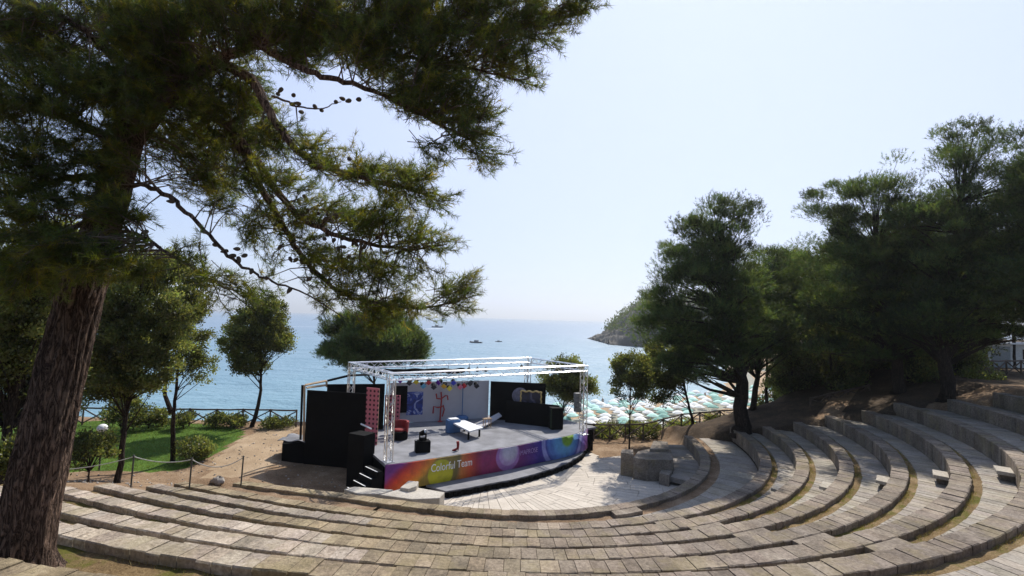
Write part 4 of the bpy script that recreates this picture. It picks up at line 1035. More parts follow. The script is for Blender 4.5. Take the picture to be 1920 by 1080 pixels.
# ---------------------------------------------------------------- the big near pine
def near_pine():
    global rng
    rng=np.random.default_rng(5)
    base=D(38,1064,7.9); base[2]=-4.28
    root=empty('pine_tree',base,'huge leaning pine in the left foreground with thick furrowed trunk and long hanging boughs','pine tree')
    axis=[(D(34,1075,7.9),.40),(D(42,1030,7.9),.365),(D(68,900,7.95),.35),(D(95,780,8.0),.33),(D(123,660,8.1),.315),(D(150,560,8.2),.30),(D(177,470,8.3),.27),(D(207,380,8.4),.24),(D(236,280,8.5),.22),(D(262,170,8.6),.19),(D(285,50,8.8),.18),(D(300,-80,9.0),.14),(D(310,-260,9.2),.09)]
    pts=np.array([a for a,_ in axis]); rad=[r for _,r in axis]
    tt=np.linspace(0,len(axis)-1,150); P=np.stack([np.interp(tt,range(len(axis)),pts[:,j]) for j in range(3)],1); Rr=np.interp(tt,range(len(axis)),rad)
    for _ in range(6): P[1:-1]=(P[:-2]+2*P[1:-1]+P[2:])/4
    n=120; V=[];F=[]
    up=np.array([0,0,1.])
    for i in range(len(P)):
        t=unit(P[min(i+1,len(P)-1)]-P[max(i-1,0)]); a=unit(np.cross(t,np.array([0,1,0]))); b=np.cross(t,a)
        z=i*.075
        for k in range(n):
            w=2*math.pi*k/n
            # interlocking vertical plates
            f=math.sin(w*17+1.9*math.sin(z*1.9+w*2)+1.2*math.sin(z*.7))*.5+math.sin(w*29+2.3*math.sin(z*2.7+w*3))*.35
            g=math.sin(z*5.5+3*math.sin(w*5)+w*4)
            d=.022*max(-.6,f)+.008*max(g,-.5)+rng.normal()*.003
            fl=1+(.16*math.sin(w*5+.6)+.28)*math.exp(-z*2.1)
            rr=Rr[i]*fl+d*min(1,Rr[i]/.3)
            V.append(P[i]+a*math.cos(w)*rr+b*math.sin(w)*rr)
    for i in range(len(P)-1):
        for k in range(n): F.append((i*n+k,i*n+(k+1)%n,(i+1)*n+(k+1)%n,(i+1)*n+k))
    o=link('trunk',fast_mesh('trunk',np.array(V)-base,F,M['bark'],None,True),root)
    # boughs: polylines in the picture with their own distances
    B=[ # (points (px,py,Y), r0, r1)
      ([(236,300,8.5),(300,200,8.3),(380,130,8.0),(480,80,7.7),(620,50,7.4),(800,60,7.2),(960,60,7.0),(1100,20,6.9)],.13,.02),
      ([(262,170,8.6),(400,110,8.3),(480,150,8.0),(510,220,7.8),(560,290,7.6),(650,330,7.4),(760,350,7.2),(830,370,7.1)],.11,.012),
      ([(250,210,8.6),(360,180,8.6),(440,250,8.6),(500,330,8.6),(560,410,8.5),(650,450,8.3),(760,470,8.2),(840,460,8.1)],.10,.012),
      ([(440,250,8.6),(480,340,8.7),(530,420,8.8),(570,490,8.8),(620,540,8.7),(700,570,8.5),(800,580,8.3),(870,560,8.2)],.07,.01),
      ([(222,350,8.4),(280,345,8.0),(340,385,7.8),(390,440,7.7),(440,490,7.7),(500,525,7.6),(560,545,7.6),(640,590,7.5)],.045,.008),
      ([(285,50,8.8),(420,0,8.3),(600,-30,7.8),(820,-20,7.4),(1000,-20,7.2)],.11,.02),
      ([(480,80,7.7),(560,130,7.4),(640,150,7.2),(720,180,7.0),(820,230,6.9),(900,270,6.8)],.06,.01),
      ([(510,180,7.9),(560,200,7.8),(600,205,7.8),(640,190,7.8)],.02,.006),
      ([(236,280,8.5),(150,230,8.0),(60,200,7.5),(-60,200,7.0)],.10,.02),
      ([(225,340,8.4),(140,330,7.9),(60,350,7.5),(-40,390,7.2)],.08,.02),
      ([(205,400,8.4),(150,420,7.9),(90,450,7.5),(20,480,7.3)],.06,.015),
      ([(262,170,8.6),(200,90,8.0),(120,30,7.5),(0,-20,7.0)],.09,.02),
      ([(200,430,8.1),(260,440,7.4),(340,490,7.0),(420,540,6.8)],.04,.008),
      ([(285,50,8.8),(350,120,9.6),(420,200,10.2),(470,300,10.6)],.07,.01),
      ([(620,50,7.4),(760,110,7.2),(880,130,7.0),(990,150,6.9)],.04,.01),
      ([(262,170,8.6),(310,230,9.4),(330,300,10)],.06,.01),
    ]
    # side twig nodes: collect limb skeleton points
    SK=[];SKr=[]
    mb=MB()
    for pl_,r0,r1 in B:
        q=np.array([D(*a) for a in pl_]); t=np.linspace(0,len(q)-1,len(q)*5); q=np.stack([np.interp(t,range(len(q)),q[:,j]) for j in range(3)],1)
        for _ in range(3): q[1:-1]=(q[:-2]+2*q[1:-1]+q[2:])/4
        q[1:]+=rng.normal(size=(len(q)-1,3))*.015
        mb.tube(q,list(np.linspace(r0,r1,len(q))),8,wob=.06); SK.append(q)
    mb.build('boughs',M['bark'],root,smooth=True)
    SK=np.concatenate(SK)
    # foliage clusters in the picture: px,py,rx,ry,Y,weight
    CL=[(60,60,110,90,7.6,1.3),(200,50,110,70,8.2,1.0),(330,60,110,90,7.8,1.5),(460,40,110,70,7.6,1.5),(600,40,110,70,7.4,1.6),(740,30,110,60,7.2,1.6),(870,20,110,50,7.0,1.4),(990,30,90,45,6.9,1.2),(1085,15,48,40,6.8,.9),
        (60,190,110,80,7.3,1.2),(180,170,90,70,7.8,1.1),(310,170,90,70,8.3,1.2),(430,170,90,70,8.2,1.2),(560,95,80,45,7.6,1.2),(700,100,90,60,7.1,1.4),(820,100,90,60,7.0,1.4),(930,90,80,60,6.9,1.2),(985,140,28,42,6.9,.55),
        (840,190,75,60,6.9,1.3),(780,180,60,60,7.0,1.0),(870,255,50,42,6.8,1.0),(905,285,32,22,6.8,.5),(820,280,36,26,6.8,.5),(740,170,45,40,7.1,.6),(900,215,30,30,6.8,.5),
        (50,310,90,70,7.2,1.0),(150,290,70,55,7.9,.7),(330,290,80,50,9.4,.7),(400,270,70,60,9.8,.7),(250,250,60,60,8.6,.6),
        (520,260,50,50,7.9,.9),(590,300,60,35,7.6,1.0),(670,325,65,35,7.4,1.1),(750,345,60,32,7.2,1.1),(805,375,45,28,7.1,.8),(790,335,40,22,7.1,.5),(460,330,50,50,8.6,.7),(520,350,60,40,8.5,.8),
        (600,400,75,35,8.5,1.0),(690,420,75,38,8.3,1.1),(770,450,65,35,8.2,1.0),(825,455,32,28,8.1,.6),(790,500,38,20,8.1,.5),(730,390,50,30,8.2,.6),
        (570,470,55,35,8.8,.6),(640,490,75,36,8.6,.9),(720,510,60,38,8.4,.9),(640,550,55,35,8.5,.7),(710,570,55,32,8.4,.9),(770,580,40,25,8.3,.7),(840,560,45,38,8.2,1.0),(870,535,22,24,8.2,.5),(600,520,40,45,8.7,.5),(690,600,40,18,8.4,.4),(520,500,40,40,8.7,.25),(480,440,40,30,8.7,.2),(410,390,35,20,7.8,.2),
        (60,400,80,60,7.0,1.0),(150,370,60,50,7.6,.7),(210,400,60,28,7.5,.7),(120,470,110,45,7.1,1.2),(200,490,80,32,7.0,1.1),(265,500,45,28,6.9,.8),(40,520,80,50,7.0,.8),(230,455,40,20,7.0,.3),
        (380,330,70,60,9,.9),(470,410,55,45,8.8,.6),(440,250,80,70,8.8,1.1),(350,230,60,50,8.9,.8),(530,420,50,45,8.7,.6),(235,180,80,80,7.5,1.2),(265,80,80,70,7.4,1.2),(205,300,60,60,7.7,.9),(215,395,55,32,7.3,.9),(150,460,60,40,6.9,.8),(440,545,55,28,6.8,.7),(400,520,30,20,6.8,.25),(350,480,40,30,7.1,.25),(250,405,40,16,7.4,.25)]
    P=[];A=[];TT=[];tw=MB()
    origin=D(250,200,8.5)
    for (px,py,rx,ry,Y,wt) in CL:
        c,rd=Env(px,py,rx,ry,Y); rd[1]=min(rd[1],.8)
        n=int(rx*ry*wt*.017*(Y/8)); n=max(n,8)
        for _ in range(n):           # small side branches, each bearing a row of shoots
            u=unit(rng.normal(size=3)); q=c+u*rd*rng.uniform(0,1)**.5*.9
            tn=(1.75,1.4,.7) if rng.uniform()<.28 else tuple(rng.choice([.65,.9,1.15])*np.array([1.,1.,1.]))  # some branches yellow-green as young shoots, with backlight put into the needle colour
            j=np.argsort(((SK-q)**2).sum(1))[rng.integers(0,6)]; a=SK[j]
            dv=q-a; ln=np.linalg.norm(dv)
            out=unit(unit(dv)*.8+unit((q-origin)*np.array([1,.6,.3]))*.8+rng.normal(size=3)*.35+np.array([0,0,-.05]))
            tip=q+out*.28; 
            if rng.uniform()<.35: tw.tube([a,a+dv*.55+np.array([0,0,.08*ln]),q,tip],[.012,.009,.007,.003],4,cap=False)
            else: tw.tube([q-out*.3,q,tip],[.006,.005,.003],4,cap=False)
            for s_ in range(7):
                f=s_/6; b0=q+out*(.34*f-.12); 
                P.append(b0); TT.append(tn); A.append(out+rng.normal(size=3)*.55+np.array([0,0,.2]))
    P=np.array(P);A=np.array(A)
    V,F,c=sprays(P,A,rng.uniform(.10,.2,len(P)),22,.115,.0038,spread=.8,colv=(.55,1.3))
    c=c*np.repeat(np.array(TT),len(c)//len(TT),axis=0)
    link('crown',fast_mesh('crown',V-base,F,M['needle'],c),root)
    tw.build('twigs',M['twig'],root)
    # cones: one mesh, copied
    q=MB(); q.lathe((0,0,0),[(.004,-.05),(.02,-.045),(.03,-.02),(.027,.01),(.015,.04),(.004,.055)],10)
    cm=bpy.data.meshes.new('pine_cone'); cm.from_pydata(q.v,[],q.f); cm.materials.append(M['cone'])
    spots=[(318,380,7.8),(323,372,7.8),(385,435,7.7),(405,457,7.7),(420,470,7.7),(436,477,7.7),(452,487,7.7),(475,508,7.6),(500,518,7.6),(540,542,7.6),(273,437,7.6),(445,465,7.7),(458,478,7.7)]
    spots+=[(520,178,7.8),(545,190,7.8),(560,195,7.8),(590,200,7.8),(605,203,7.8),(628,190,7.8),(640,186,7.8),(550,180,7.8),(525,168,7.8),(568,208,7.8)]
    for _ in range(44):
        qx=rng.choice([0,2,2,1],p=[.4,.3,.2,.1]); 
        if qx==0: x,y=rng.uniform(480,620),rng.uniform(340,520)
        elif qx==1: x,y=rng.uniform(650,760),rng.uniform(150,260)
        else: x,y=rng.uniform(540,760),rng.uniform(370,520)
        spots.append((x,y,8.4 if qx!=1 else 7.1))
    for i,(x,y,Y) in enumerate(spots):
        p=D(x,y,Y)
        if i>=13+10:
            j=int(np.argmin(((SK-p)**2).sum(1))); p=SK[j]*.6+p*.4 if np.linalg.norm(SK[j]-p)>.35 else p
        o=link('pine_cone',cm,root,p-base+rng.normal(size=3)*(.02 if i<23 else .07)); o.rotation_euler=tuple(rng.uniform(-1.2,1.2,3)+np.array([2.6,0,0])); o.scale=(1.15,)*3
near_pine()

# ---------------------------------------------------------------- other trees
def ground_at(px,Y):
    d=ray(px,620); x=d[0]*Y/d[1]; return np.array([x,Y,gz(x,Y)])
tree('pine_tree','large dense pine standing alone beside the upper seat rows, nearest right of the sea view','pine tree',ground_at(1390,31),
  [Env(1305,560,100,110,31),Env(1350,440,68,68,31),Env(1250,640,52,66,31),Env(1400,600,70,95,31),Env(1330,660,95,50,31),Env(1385,400,34,36,31),Env(1265,500,50,60,31),Env(1310,490,80,80,31),Env(1235,590,46,50,31),Env(1390,510,50,70,31),Env(1290,690,70,36,31)],nclump=420,rc=.9,nspray=75,trunk_r=.62,seed=1,mid=[D(1386,700,31)],trunk_top=D(1350,430,31),size=1.15)
tree('pine_tree','second trunked pine close behind the large pine with yellow-green tips','pine tree',ground_at(1412,35),
  [Env(1440,560,60,95,35),Env(1420,650,60,60,35),Env(1475,520,40,50,35)],nclump=240,rc=.9,nspray=65,trunk_r=.28,seed=2,size=1.2)
tree('pine_tree','wide pine with a notched crown rising above the row ends in the middle right','pine tree',ground_at(1683,30.5),
  [Env(1570,400,56,62,30),Env(1650,430,90,90,30),Env(1595,520,90,80,30),Env(1680,560,100,90,30),Env(1600,360,32,30,30),Env(1683,325,16,26,30),Env(1640,640,90,50,30),Env(1560,620,60,60,30),Env(1700,480,60,80,30)],nclump=460,rc=.85,nspray=72,trunk_r=.45,seed=3,mid=[D(1678,640,30.4)],trunk_top=D(1640,420,30),size=1.15)
tree('pine_tree','tallest pine at the right with a pale straight trunk below its dark crown','pine tree',ground_at(1772,27),
  [Env(1815,285,68,48,27),Env(1850,380,95,70,27),Env(1760,450,90,80,27),Env(1840,520,110,90,27),Env(1780,590,100,60,27),Env(1770,250,30,16,27),Env(1875,300,30,30,27),Env(1730,600,70,60,27),Env(1860,610,80,46,27)],nclump=470,rc=.8,nspray=70,trunk_r=.45,seed=4,mid=[D(1768,600,27)],trunk_top=D(1810,330,27),size=1.05)
tree('pine_tree','pine cut off by the right edge of the view','pine tree',ground_at(1960,24),
  [Env(1920,270,30,46,24),Env(1950,400,70,110,24),Env(1930,540,70,90,24),Env(1990,350,70,90,24)],nclump=300,rc=.75,nspray=65,trunk_r=.35,seed=5,size=1.)
# grove behind: a few grown ones, then copies
g1=tree('pine_tree','slim pine in the grove behind the seat rows, first from the big pine','pine tree',ground_at(1470,44),
  [Env(1475,560,52,75,44),Env(1480,500,34,40,44)],nclump=130,rc=1.2,nspray=80,trunk_r=.2,seed=6,size=1.5,group='pines in the grove behind the right seat rows')
g2=tree('pine_tree','slim pine in the grove with a low spreading crown beside the earth path','pine tree',ground_at(1545,46),
  [Env(1545,570,60,65,46),Env(1560,520,40,40,46)],nclump=130,rc=1.2,nspray=80,trunk_r=.2,seed=7,size=1.5,group='pines in the grove behind the right seat rows')
gl=[(1440,40,.0,.72,g1),(1500,52,2.,.95,g2),(1520,40,4.,.8,g1),(1590,50,1.,.95,g1),(1625,42,3.,.9,g2),(1655,56,5.,1.1,g1),(1720,48,2.,1.,g2),(1745,58,.7,1.2,g1),(1800,46,3.5,.9,g1),(1850,56,1.5,1.1,g2),(1900,50,4.,1.,g1),(1960,60,2.,1.2,g2),(1570,62,2.5,1.1,g2),(1490,62,1.2,1.,g1)]
gl=[(1437,40,0.,520,g1),(1500,46,2.,500,g2),(1590,44,1.,500,g1),(1625,42,3.,470,g2),(1655,52,5.,470,g1),(1720,44,2.,470,g2),(1745,52,.7,440,g1),(1800,40,3.5,460,g1),(1850,48,1.5,440,g2),(1900,40,4.,450,g1),(1960,46,2.,430,g2),(1570,56,2.5,500,g2),(1490,58,1.2,510,g1),(1540,64,.4,520,g1),(1610,62,3.3,500,g2),(1680,60,1.7,480,g1),(1780,62,2.8,470,g2),(1860,60,.2,470,g1),(1930,58,5.2,460,g2),(2010,50,.9,430,g1),(1455,52,3.,520,g1),(1650,37,1.1,520,g2),(1710,36,2.1,520,g1)]
H1=Vector(D(1475,480,44)).z-g1.location.z; H2=Vector(D(1545,500,46)).z-g2.location.z
for i,(px,Y,rz,yt,src) in enumerate(gl):
    p=ground_at(px,Y); ht=D(px,yt,Y)[2]-p[2]; sz_=ht/(H1 if src is g1 else H2)
    dup(src,p,rz,'slender dark pine among the crowded trunks of the grove behind the right seats',None,(.9,.9,sz_))
g3=tree('sapling','thin-stemmed young tree in the undergrowth behind the right seat rows','sapling',ground_at(1480,37),
  [Env(1480,690,30,34,37),Env(1470,650,22,26,37),Env(1492,720,26,22,37)],kind='leaf',nclump=60,rc=.5,nspray=26,trunk_r=.07,seed=41,size=1.3,group='saplings in the undergrowth behind the right seat rows',limbs=.9)
_r3=random.Random(12)
for i in range(60):
    px=_r3.uniform(1555,1815) if i%12 else _r3.uniform(1430,1550); Y=_r3.uniform(33.5,50) if px<1700 else _r3.uniform(31.5,48)
    p=ground_at(px,Y); k=_r3.uniform(.8,1.5); dup(g3,p,_r3.uniform(0,6),None,None,(k,k,k*_r3.uniform(.9,1.4)*(1 if p[2]>-9 else 1.6)))
# undergrowth saplings with thin stems
def bush(name,label,px,py,rx,ry,Y,seed,kind='leaf',mt=None,dens=1.,group=None,size=1.,cat='bush',rc=.3):
    c=D(px,py,Y); b=np.array([c[0],c[1],gz(c[0],c[1])])
    return tree(name,label,cat,b,[Env(px,py,rx,ry,Y)],kind=kind,nclump=int(26*dens),rc=rc,nspray=26,trunk_r=.05,seed=seed,mt=mt,group=group,size=size,limbs=.8)
tree('small_tree','small thin-crowned tree by the fence between the stage and big pine','tree',U(1180,838,-8.2),
  [Env(1185,705,38,40,32.5),Env(1165,725,22,22,32.5),Env(1200,735,26,20,32.5)],kind='leaf',nclump=100,rc=.45,nspray=32,trunk_r=.075,seed=11,size=1.3,trunk_top=D(1184,700,32.5))
tree('leaning_tree','dark tree leaning left beside the fence, trunk tilting from the row ends','tree',ground_at(1300,35.5),
  [Env(1245,690,48,46,35),Env(1285,675,32,38,35),Env(1235,735,34,20,35)],kind='leaf',nclump=150,rc=.55,nspray=38,trunk_r=.13,seed=12,size=1.4,mid=[D(1290,755,35.4),D(1281,715,35.2)],trunk_top=D(1262,685,35))
tree('small_tree','dark bushy tree behind the right corner of the stage','tree',ground_at(1056,36.0),
  [Env(1062,715,44,42,36),Env(1045,685,18,18,36),Env(1095,735,20,26,36)],kind='leaf',nclump=150,rc=.55,nspray=38,trunk_r=.1,seed=13,size=1.35)
tree('pine_tree','rounded low pine rising behind the stage roof truss against the sea','pine tree',(D(690,700,43)[0],43,-15),
  [Env(705,640,88,36,43),Env(690,610,50,26,43),Env(745,640,52,28,43),Env(650,625,42,24,43),Env(705,672,84,24,43),Env(640,655,38,26,43),Env(765,660,40,26,43),Env(712,600,50,24,43)],nclump=330,rc=1.0,nspray=95,trunk_r=.25,seed=14,size=1.6)
tree('oak_tree','small round-crowned tree with a curved dark trunk at the lawn corner against the sea','tree',U(472,806,-8.0),
  [Env(482,620,56,50,33.5),Env(450,650,40,36,33.5),Env(515,635,36,34,33.5),Env(475,680,40,20,33.5),Env(500,580,34,26,33.5)],kind='leaf',nclump=230,rc=.45,nspray=36,trunk_r=.19,seed=15,size=1.35,mid=[D(484,765,33.5),D(490,720,33.5)],trunk_top=D(485,640,33.5))
tree('young_tree','forked slim tree on the lawn behind the chain posts','tree',U(323,871,-8.0),
  [Env(345,560,48,60,25),Env(355,650,42,44,25),Env(330,500,40,36,25),Env(370,700,24,20,25)],kind='leaf',nclump=150,rc=.42,nspray=32,trunk_r=.15,seed=16,size=1.1,mid=[D(324,790,25),D(330,740,25)],trunk_top=D(345,560,25),fork=[D(322,775,25),D(309,740,25),D(311,690,25)])
tree('oak_tree','dense leafy tree with pale green clumps just right of the big trunk','tree',(D(235,700,21)[0],21,gz(D(235,700,21)[0],21)),
  [Env(240,560,60,75,21),Env(270,640,60,50,21),Env(210,640,60,60,21),Env(300,500,40,40,21),Env(330,600,50,60,21),Env(285,700,50,36,21),Env(225,720,50,34,21)],kind='leaf',nclump=330,rc=.42,nspray=44,trunk_r=.16,seed=17,size=1.15)
tree('oak_tree','dark leafy tree behind the leaning trunk at the left edge','tree',(D(20,700,15)[0],15,gz(D(20,700,15)[0],15)),
  [Env(60,560,90,90,15),Env(0,650,70,100,15),Env(90,480,70,60,15),Env(60,700,70,70,16)],kind='leaf',nclump=330,rc=.48,nspray=42,trunk_r=.2,seed=18,size=1.)
tree('oak_tree','dark tree further back at the left edge, low crown over the lawn','tree',(D(60,700,24)[0],24,gz(D(60,700,24)[0],24)),
  [Env(40,620,110,110,24),Env(60,760,80,50,24),Env(150,700,60,60,25)],kind='leaf',nclump=280,rc=.75,nspray=48,trunk_r=.2,seed=19,size=1.5)
bs_=[('rounded bush on the lawn just right of the big trunk',170,842,40,36,20.5,21,1.6),('low green bush at the foot of the forked slim tree',366,845,34,20,26,22,1.),('tall shrub below the left trees at the back of the lawn',230,770,40,28,31,23,1.2),
     ('shrub by the fence behind the globe lamp',280,786,36,13,32.4,24,1.),('shrub by the fence left of the forked tree',345,790,30,9,32.5,25,.6),('shrub by the fence right of the forked tree',405,792,24,8,33,26,.6),('shrub at the foot of the round-crowned lawn tree',437,793,20,8,33.2,27,.6),('low shrub by the fence near the stage wing',520,795,26,6,33.6,28,.5),
     ('low undergrowth bush behind the fence by the small thin tree',1150,812,34,13,36.5,29,.8),('low undergrowth bush behind the fence left of the leaning tree',1235,806,34,14,38,30,.9),('dark scrub behind the rail fence nearest the stage',1128,815,30,13,36,36,1.),('dark scrub behind the rail fence under the small thin tree',1195,810,34,14,36.5,37,1.),('dark scrub behind the rail fence by the leaning trunk',1275,800,30,12,38.5,38,.9),('dark scrub behind the rail fence next to the big pine',1345,794,26,12,37,39,.9),('leafy bush left of the big trunk at the frame edge',15,850,30,60,14,31,1.2),('dense bush at the foot of the rows by the earth path',1530,752,24,14,36,32,.7),('dark undergrowth bush beside the earth path',1620,715,40,20,38,33,1.),('dark undergrowth bush between the two tall right trunks',1720,700,34,22,33,34,1.),('dark undergrowth bush right of the tallest trunk',1830,715,40,14,31,35,1.)]
for lab,px,py,rx,ry,Y,sd,dn in bs_:
    bush('bush',lab,px,py,rx,ry,Y,sd,dens=dn,size=1.0 if Y<28 else 1.3,rc=.3 if Y<28 else .42)

# ---------------------------------------------------------------- headland, boats, beach
def headland():
    n,m_=90,40; V=[];rs=np.random.default_rng(3)
    x0,x1=66,240
    for i in range(n):
        u=i/(n-1); X=x0+(x1-x0)*u**1.3; 
        ridge=-16+float(np.interp(X-x0,[0,9,17,27,60,170],[1,8,20,28,33,36]))+1.2*math.sin(u*31)*min(1,u*8)
        for j in range(m_):
            v=j/(m_-1); Y=322+ (v)*120 - 60*u*(1-v)
            prof_=math.sin(math.pi*min(1,v*1.0)**.55)**.6 if 0<v<1 else 0
            z=-17.5+(ridge+17.5)*prof_+rs.normal()*.7*prof_+1.4*math.sin(i*.9+j*.6)*prof_
            V.append((X+rs.normal()*.5*prof_,Y+rs.normal()*.5,z))
    idx=np.arange(n*m_).reshape(n,m_); F=np.stack([idx[:-1,:-1],idx[1:,:-1],idx[1:,1:],idx[:-1,1:]],-1).reshape(-1,4)
    o=link('headland',fast_mesh('headland',V,F,M['rock'],np.ones((len(V),3))*.3,False)); tag(o,kind='structure')
    # wood on top
    V=np.array(V); sel=V[(V[:,2]>-8)]; r2=np.random.default_rng(4)
    P=sel[r2.integers(0,len(sel),16000)]+r2.normal(size=(16000,3))*np.array([1.8,1.8,1.2])+np.array([0,0,1.0])
    global rng; rng=r2
    V2,F2,c=leaves(P,np.tile([0,0,1.],(len(P),1)),1.8,(.6,1.2))
    tag(link('headland_wood',fast_mesh('headland_wood',V2,F2,M['needle2'],c)),'distant dark green wood covering the rocky headland beyond the bay','wood',kind='stuff')
headland()
def far_coast():
    V=[];F=[];n=60
    for i in range(n):
        a=R(-75)+R(43)*i/(n-1)   # direction left of view
        d=9000; hh=180*math.sin(math.pi*i/(n-1))**.8*(1+.25*math.sin(i*.7)+.12*math.sin(i*1.9))
        for k,(dd_,zz) in enumerate(((0,-20),(300,-16+hh*.5),(900,-16+hh),(2000,-20))): V.append(((d+dd_)*math.sin(a),(d+dd_)*math.cos(a),zz))
    for i in range(n-1):
        for k in range(3): F.append((i*4+k,(i+1)*4+k,(i+1)*4+k+1,i*4+k+1))
    m=simple('far_hill',(.09,.11,.10),.95,vs=.01,bmp=0); o=link('far_hills',fast_mesh('far_hills',V,F,m,None,True)); tag(o,kind='structure')
far_coast()
def boat(px,py,label,Ln,rz,cabin=True):
    p=U(px,py,-16); r=empty('motor_boat',p,label,'boat',rz=rz)
    st_=[(-.5,.16,.30),(-.3,.19,.28),(0,.2,.28),(.25,.15,.32),(.42,.07,.38),(.5,.0,.42)]
    V=[];F=[]
    for (x,w,h) in st_:
        V+=[(x*Ln,-w*Ln,h*Ln*.35),(x*Ln,-w*.6*Ln,-.02*Ln),(x*Ln,w*.6*Ln,-.02*Ln),(x*Ln,w*Ln,h*Ln*.35)]
    for i in range(len(st_)-1):
        for j in range(4): F.append((4*i+j,4*i+4+j,4*i+4+(j+1)%4,4*i+(j+1)%4))
    F.append((3,2,1,0)); q=MB(); q.add(V,F); me_=bpy.data.meshes.new('hull'); me_.from_pydata(q.v,[],q.f); me_.materials.append(M['boat']); link('hull',me_,r)
    q=MB(); q.box((-.05*Ln,0,.15*Ln),(.3*Ln,.22*Ln,.13*Ln)); me_=bpy.data.meshes.new('cabin'); me_.from_pydata(q.v,[],q.f); me_.materials.append(M['boat']); link('cabin',me_,r)
    return p
M['boat']=simple('boat_hull',(.16,.17,.19),.5)
boat(820,614,'dark motor boat speeding right with a long white wake',15,-.05)
boat(892,643,'small dark boat lying on the calm bay, larger of two',8,2.9)
boat(935,641,'tiny dark boat on the bay right of the other small one',4.5,.3)
M['foam']=simple('foam',(.85,.87,.88),.6)
def wake(a,b,label,w0,w1):
    p=U(*a,-15.9);q=U(*b,-15.9); d=unit((q-p)); s=np.array([-d[1],d[0],0]); V=[];F=[];rs=np.random.default_rng(9)
    for i in range(41):
        t=i/40; c=p+(q-p)*t; w=(w0+(w1-w0)*t)*rs.uniform(.7,1.2); V+=[c-s*w,c+s*w+np.array([0,0,0])]
        V[-2][2]=-15.93;V[-1][2]=-15.93
    for i in range(40): F.append((2*i,2*i+2,2*i+3,2*i+1))
    tag(link('wake',fast_mesh('wake',V,F,M['foam'])),label,'wake',kind='stuff')
wake((828,616),(790,617),'white foam trail right behind the speeding motor boat',3.5,1.5)
wake((545,612),(606,613),'thin white wake line on the sea further left',1.5,2.)
# beach umbrellas
def umbrella_proto():
    r=empty('beach_umbrella',(0,0,0),'mint green beach umbrella opened in the crowd on the beach','umbrella','rows of beach umbrellas below the cliff')
    n=8; V=[(0,0,2.45)];F=[];c=[]
    for k in range(n):
        a=2*math.pi*k/n; V.append((.5*math.cos(a),.5*math.sin(a),2.30))
    for k in range(n):
        a=2*math.pi*k/n; V.append((0.9*math.cos(a),0.9*math.sin(a),2.06))
    for k in range(n):
        a=2*math.pi*k/n; V.append((0.89*math.cos(a),0.89*math.sin(a),1.95))
    for k in range(n):
        F+=[(0,1+k,1+(k+1)%n)]; F+=[(1+k,9+k,9+(k+1)%n,1+(k+1)%n),(9+k,17+k,17+(k+1)%n,9+(k+1)%n)]
    ms=[]
    for cn,cc in (('mint',(.60,.92,.80)),('pale',(1.,1.,.96)),('teal',(.25,.50,.42))):
        me_=bpy.data.meshes.new('canopy'); me_.from_pydata(V,[],F); a_=me_.color_attributes.new('Col','FLOAT_COLOR','POINT')
        for i in range(len(V)): a_.data[i].color=(*cc,1)
        me_.materials.append(M['umb']); ms.append(me_)
    can=link('canopy',ms[0],r)
    q=MB(); q.tube([(0,0,-.2),(0,0,2.42)],.025,6); me_=bpy.data.meshes.new('pole'); me_.from_pydata(q.v,[],q.f); me_.materials.append(M['white']); link('pole',me_,r)
    return r,ms
up,ums=umbrella_proto()
rs=random.Random(2); first=True
labs=['mint green beach umbrella opened in the crowd on the beach','pale white beach umbrella opened in the crowd on the beach','dark teal beach umbrella opened in the crowd on the beach']
for row_ in range(16):
    Y=64+row_*2.9
    x=7.5
    while x<62:
        X=x+rs.uniform(-.5,.5)+(row_%2)*1.4; x+=2.0+rs.uniform(-.1,.6)+ (1.5 if Y>95 else 0)
        shore=np.interp(X,[8,20,30,45,62],[85,90,97,106,122]); 
        if Y>shore-2 or Y<coast(X)+11: continue
        px=960+X/Y*FPX
        if 1305<px<1372 and Y<76: continue
        if px>1600: continue
        k=rs.choice([0,0,1,1,1,1,2]); z=max(gz(X,Y),-16)
        o=up if first else dup(up,(X,Y,z),rs.uniform(0,6))
        if first: o.location=(X,Y,z); first=False
        o['label']=labs[k]; o['category']='umbrella'
        for ch in o.children:
            if ch.data.name.startswith('canopy'): ch.data=ums[k]
        o.rotation_euler=(rs.uniform(-.06,.06),rs.uniform(-.06,.06),rs.uniform(0,6))
# shore sheet of wet sand
bx_=[5,14,24,34,48,66,90]; sh=[82,89,95,103,115,149,209]
mb=MB(); V=[];F=[]
for i,(x,y) in enumerate(zip(bx_,sh)):
    V+=[(x,y-40,-15.1),(x,y-12,-15.5),(x,y,-16.1)]
for i in range(len(bx_)-1):
    for j in range(2): F.append((3*i+j,3*i+3+j,3*i+4+j,3*i+1+j))
M['sand']=soil_mat('beach_sand',(.25,.24,.20),(.32,.31,.26),(.39,.37,.31))
tag(link('beach',fast_mesh('beach',V,F,M['sand'],None,True)),kind='structure')
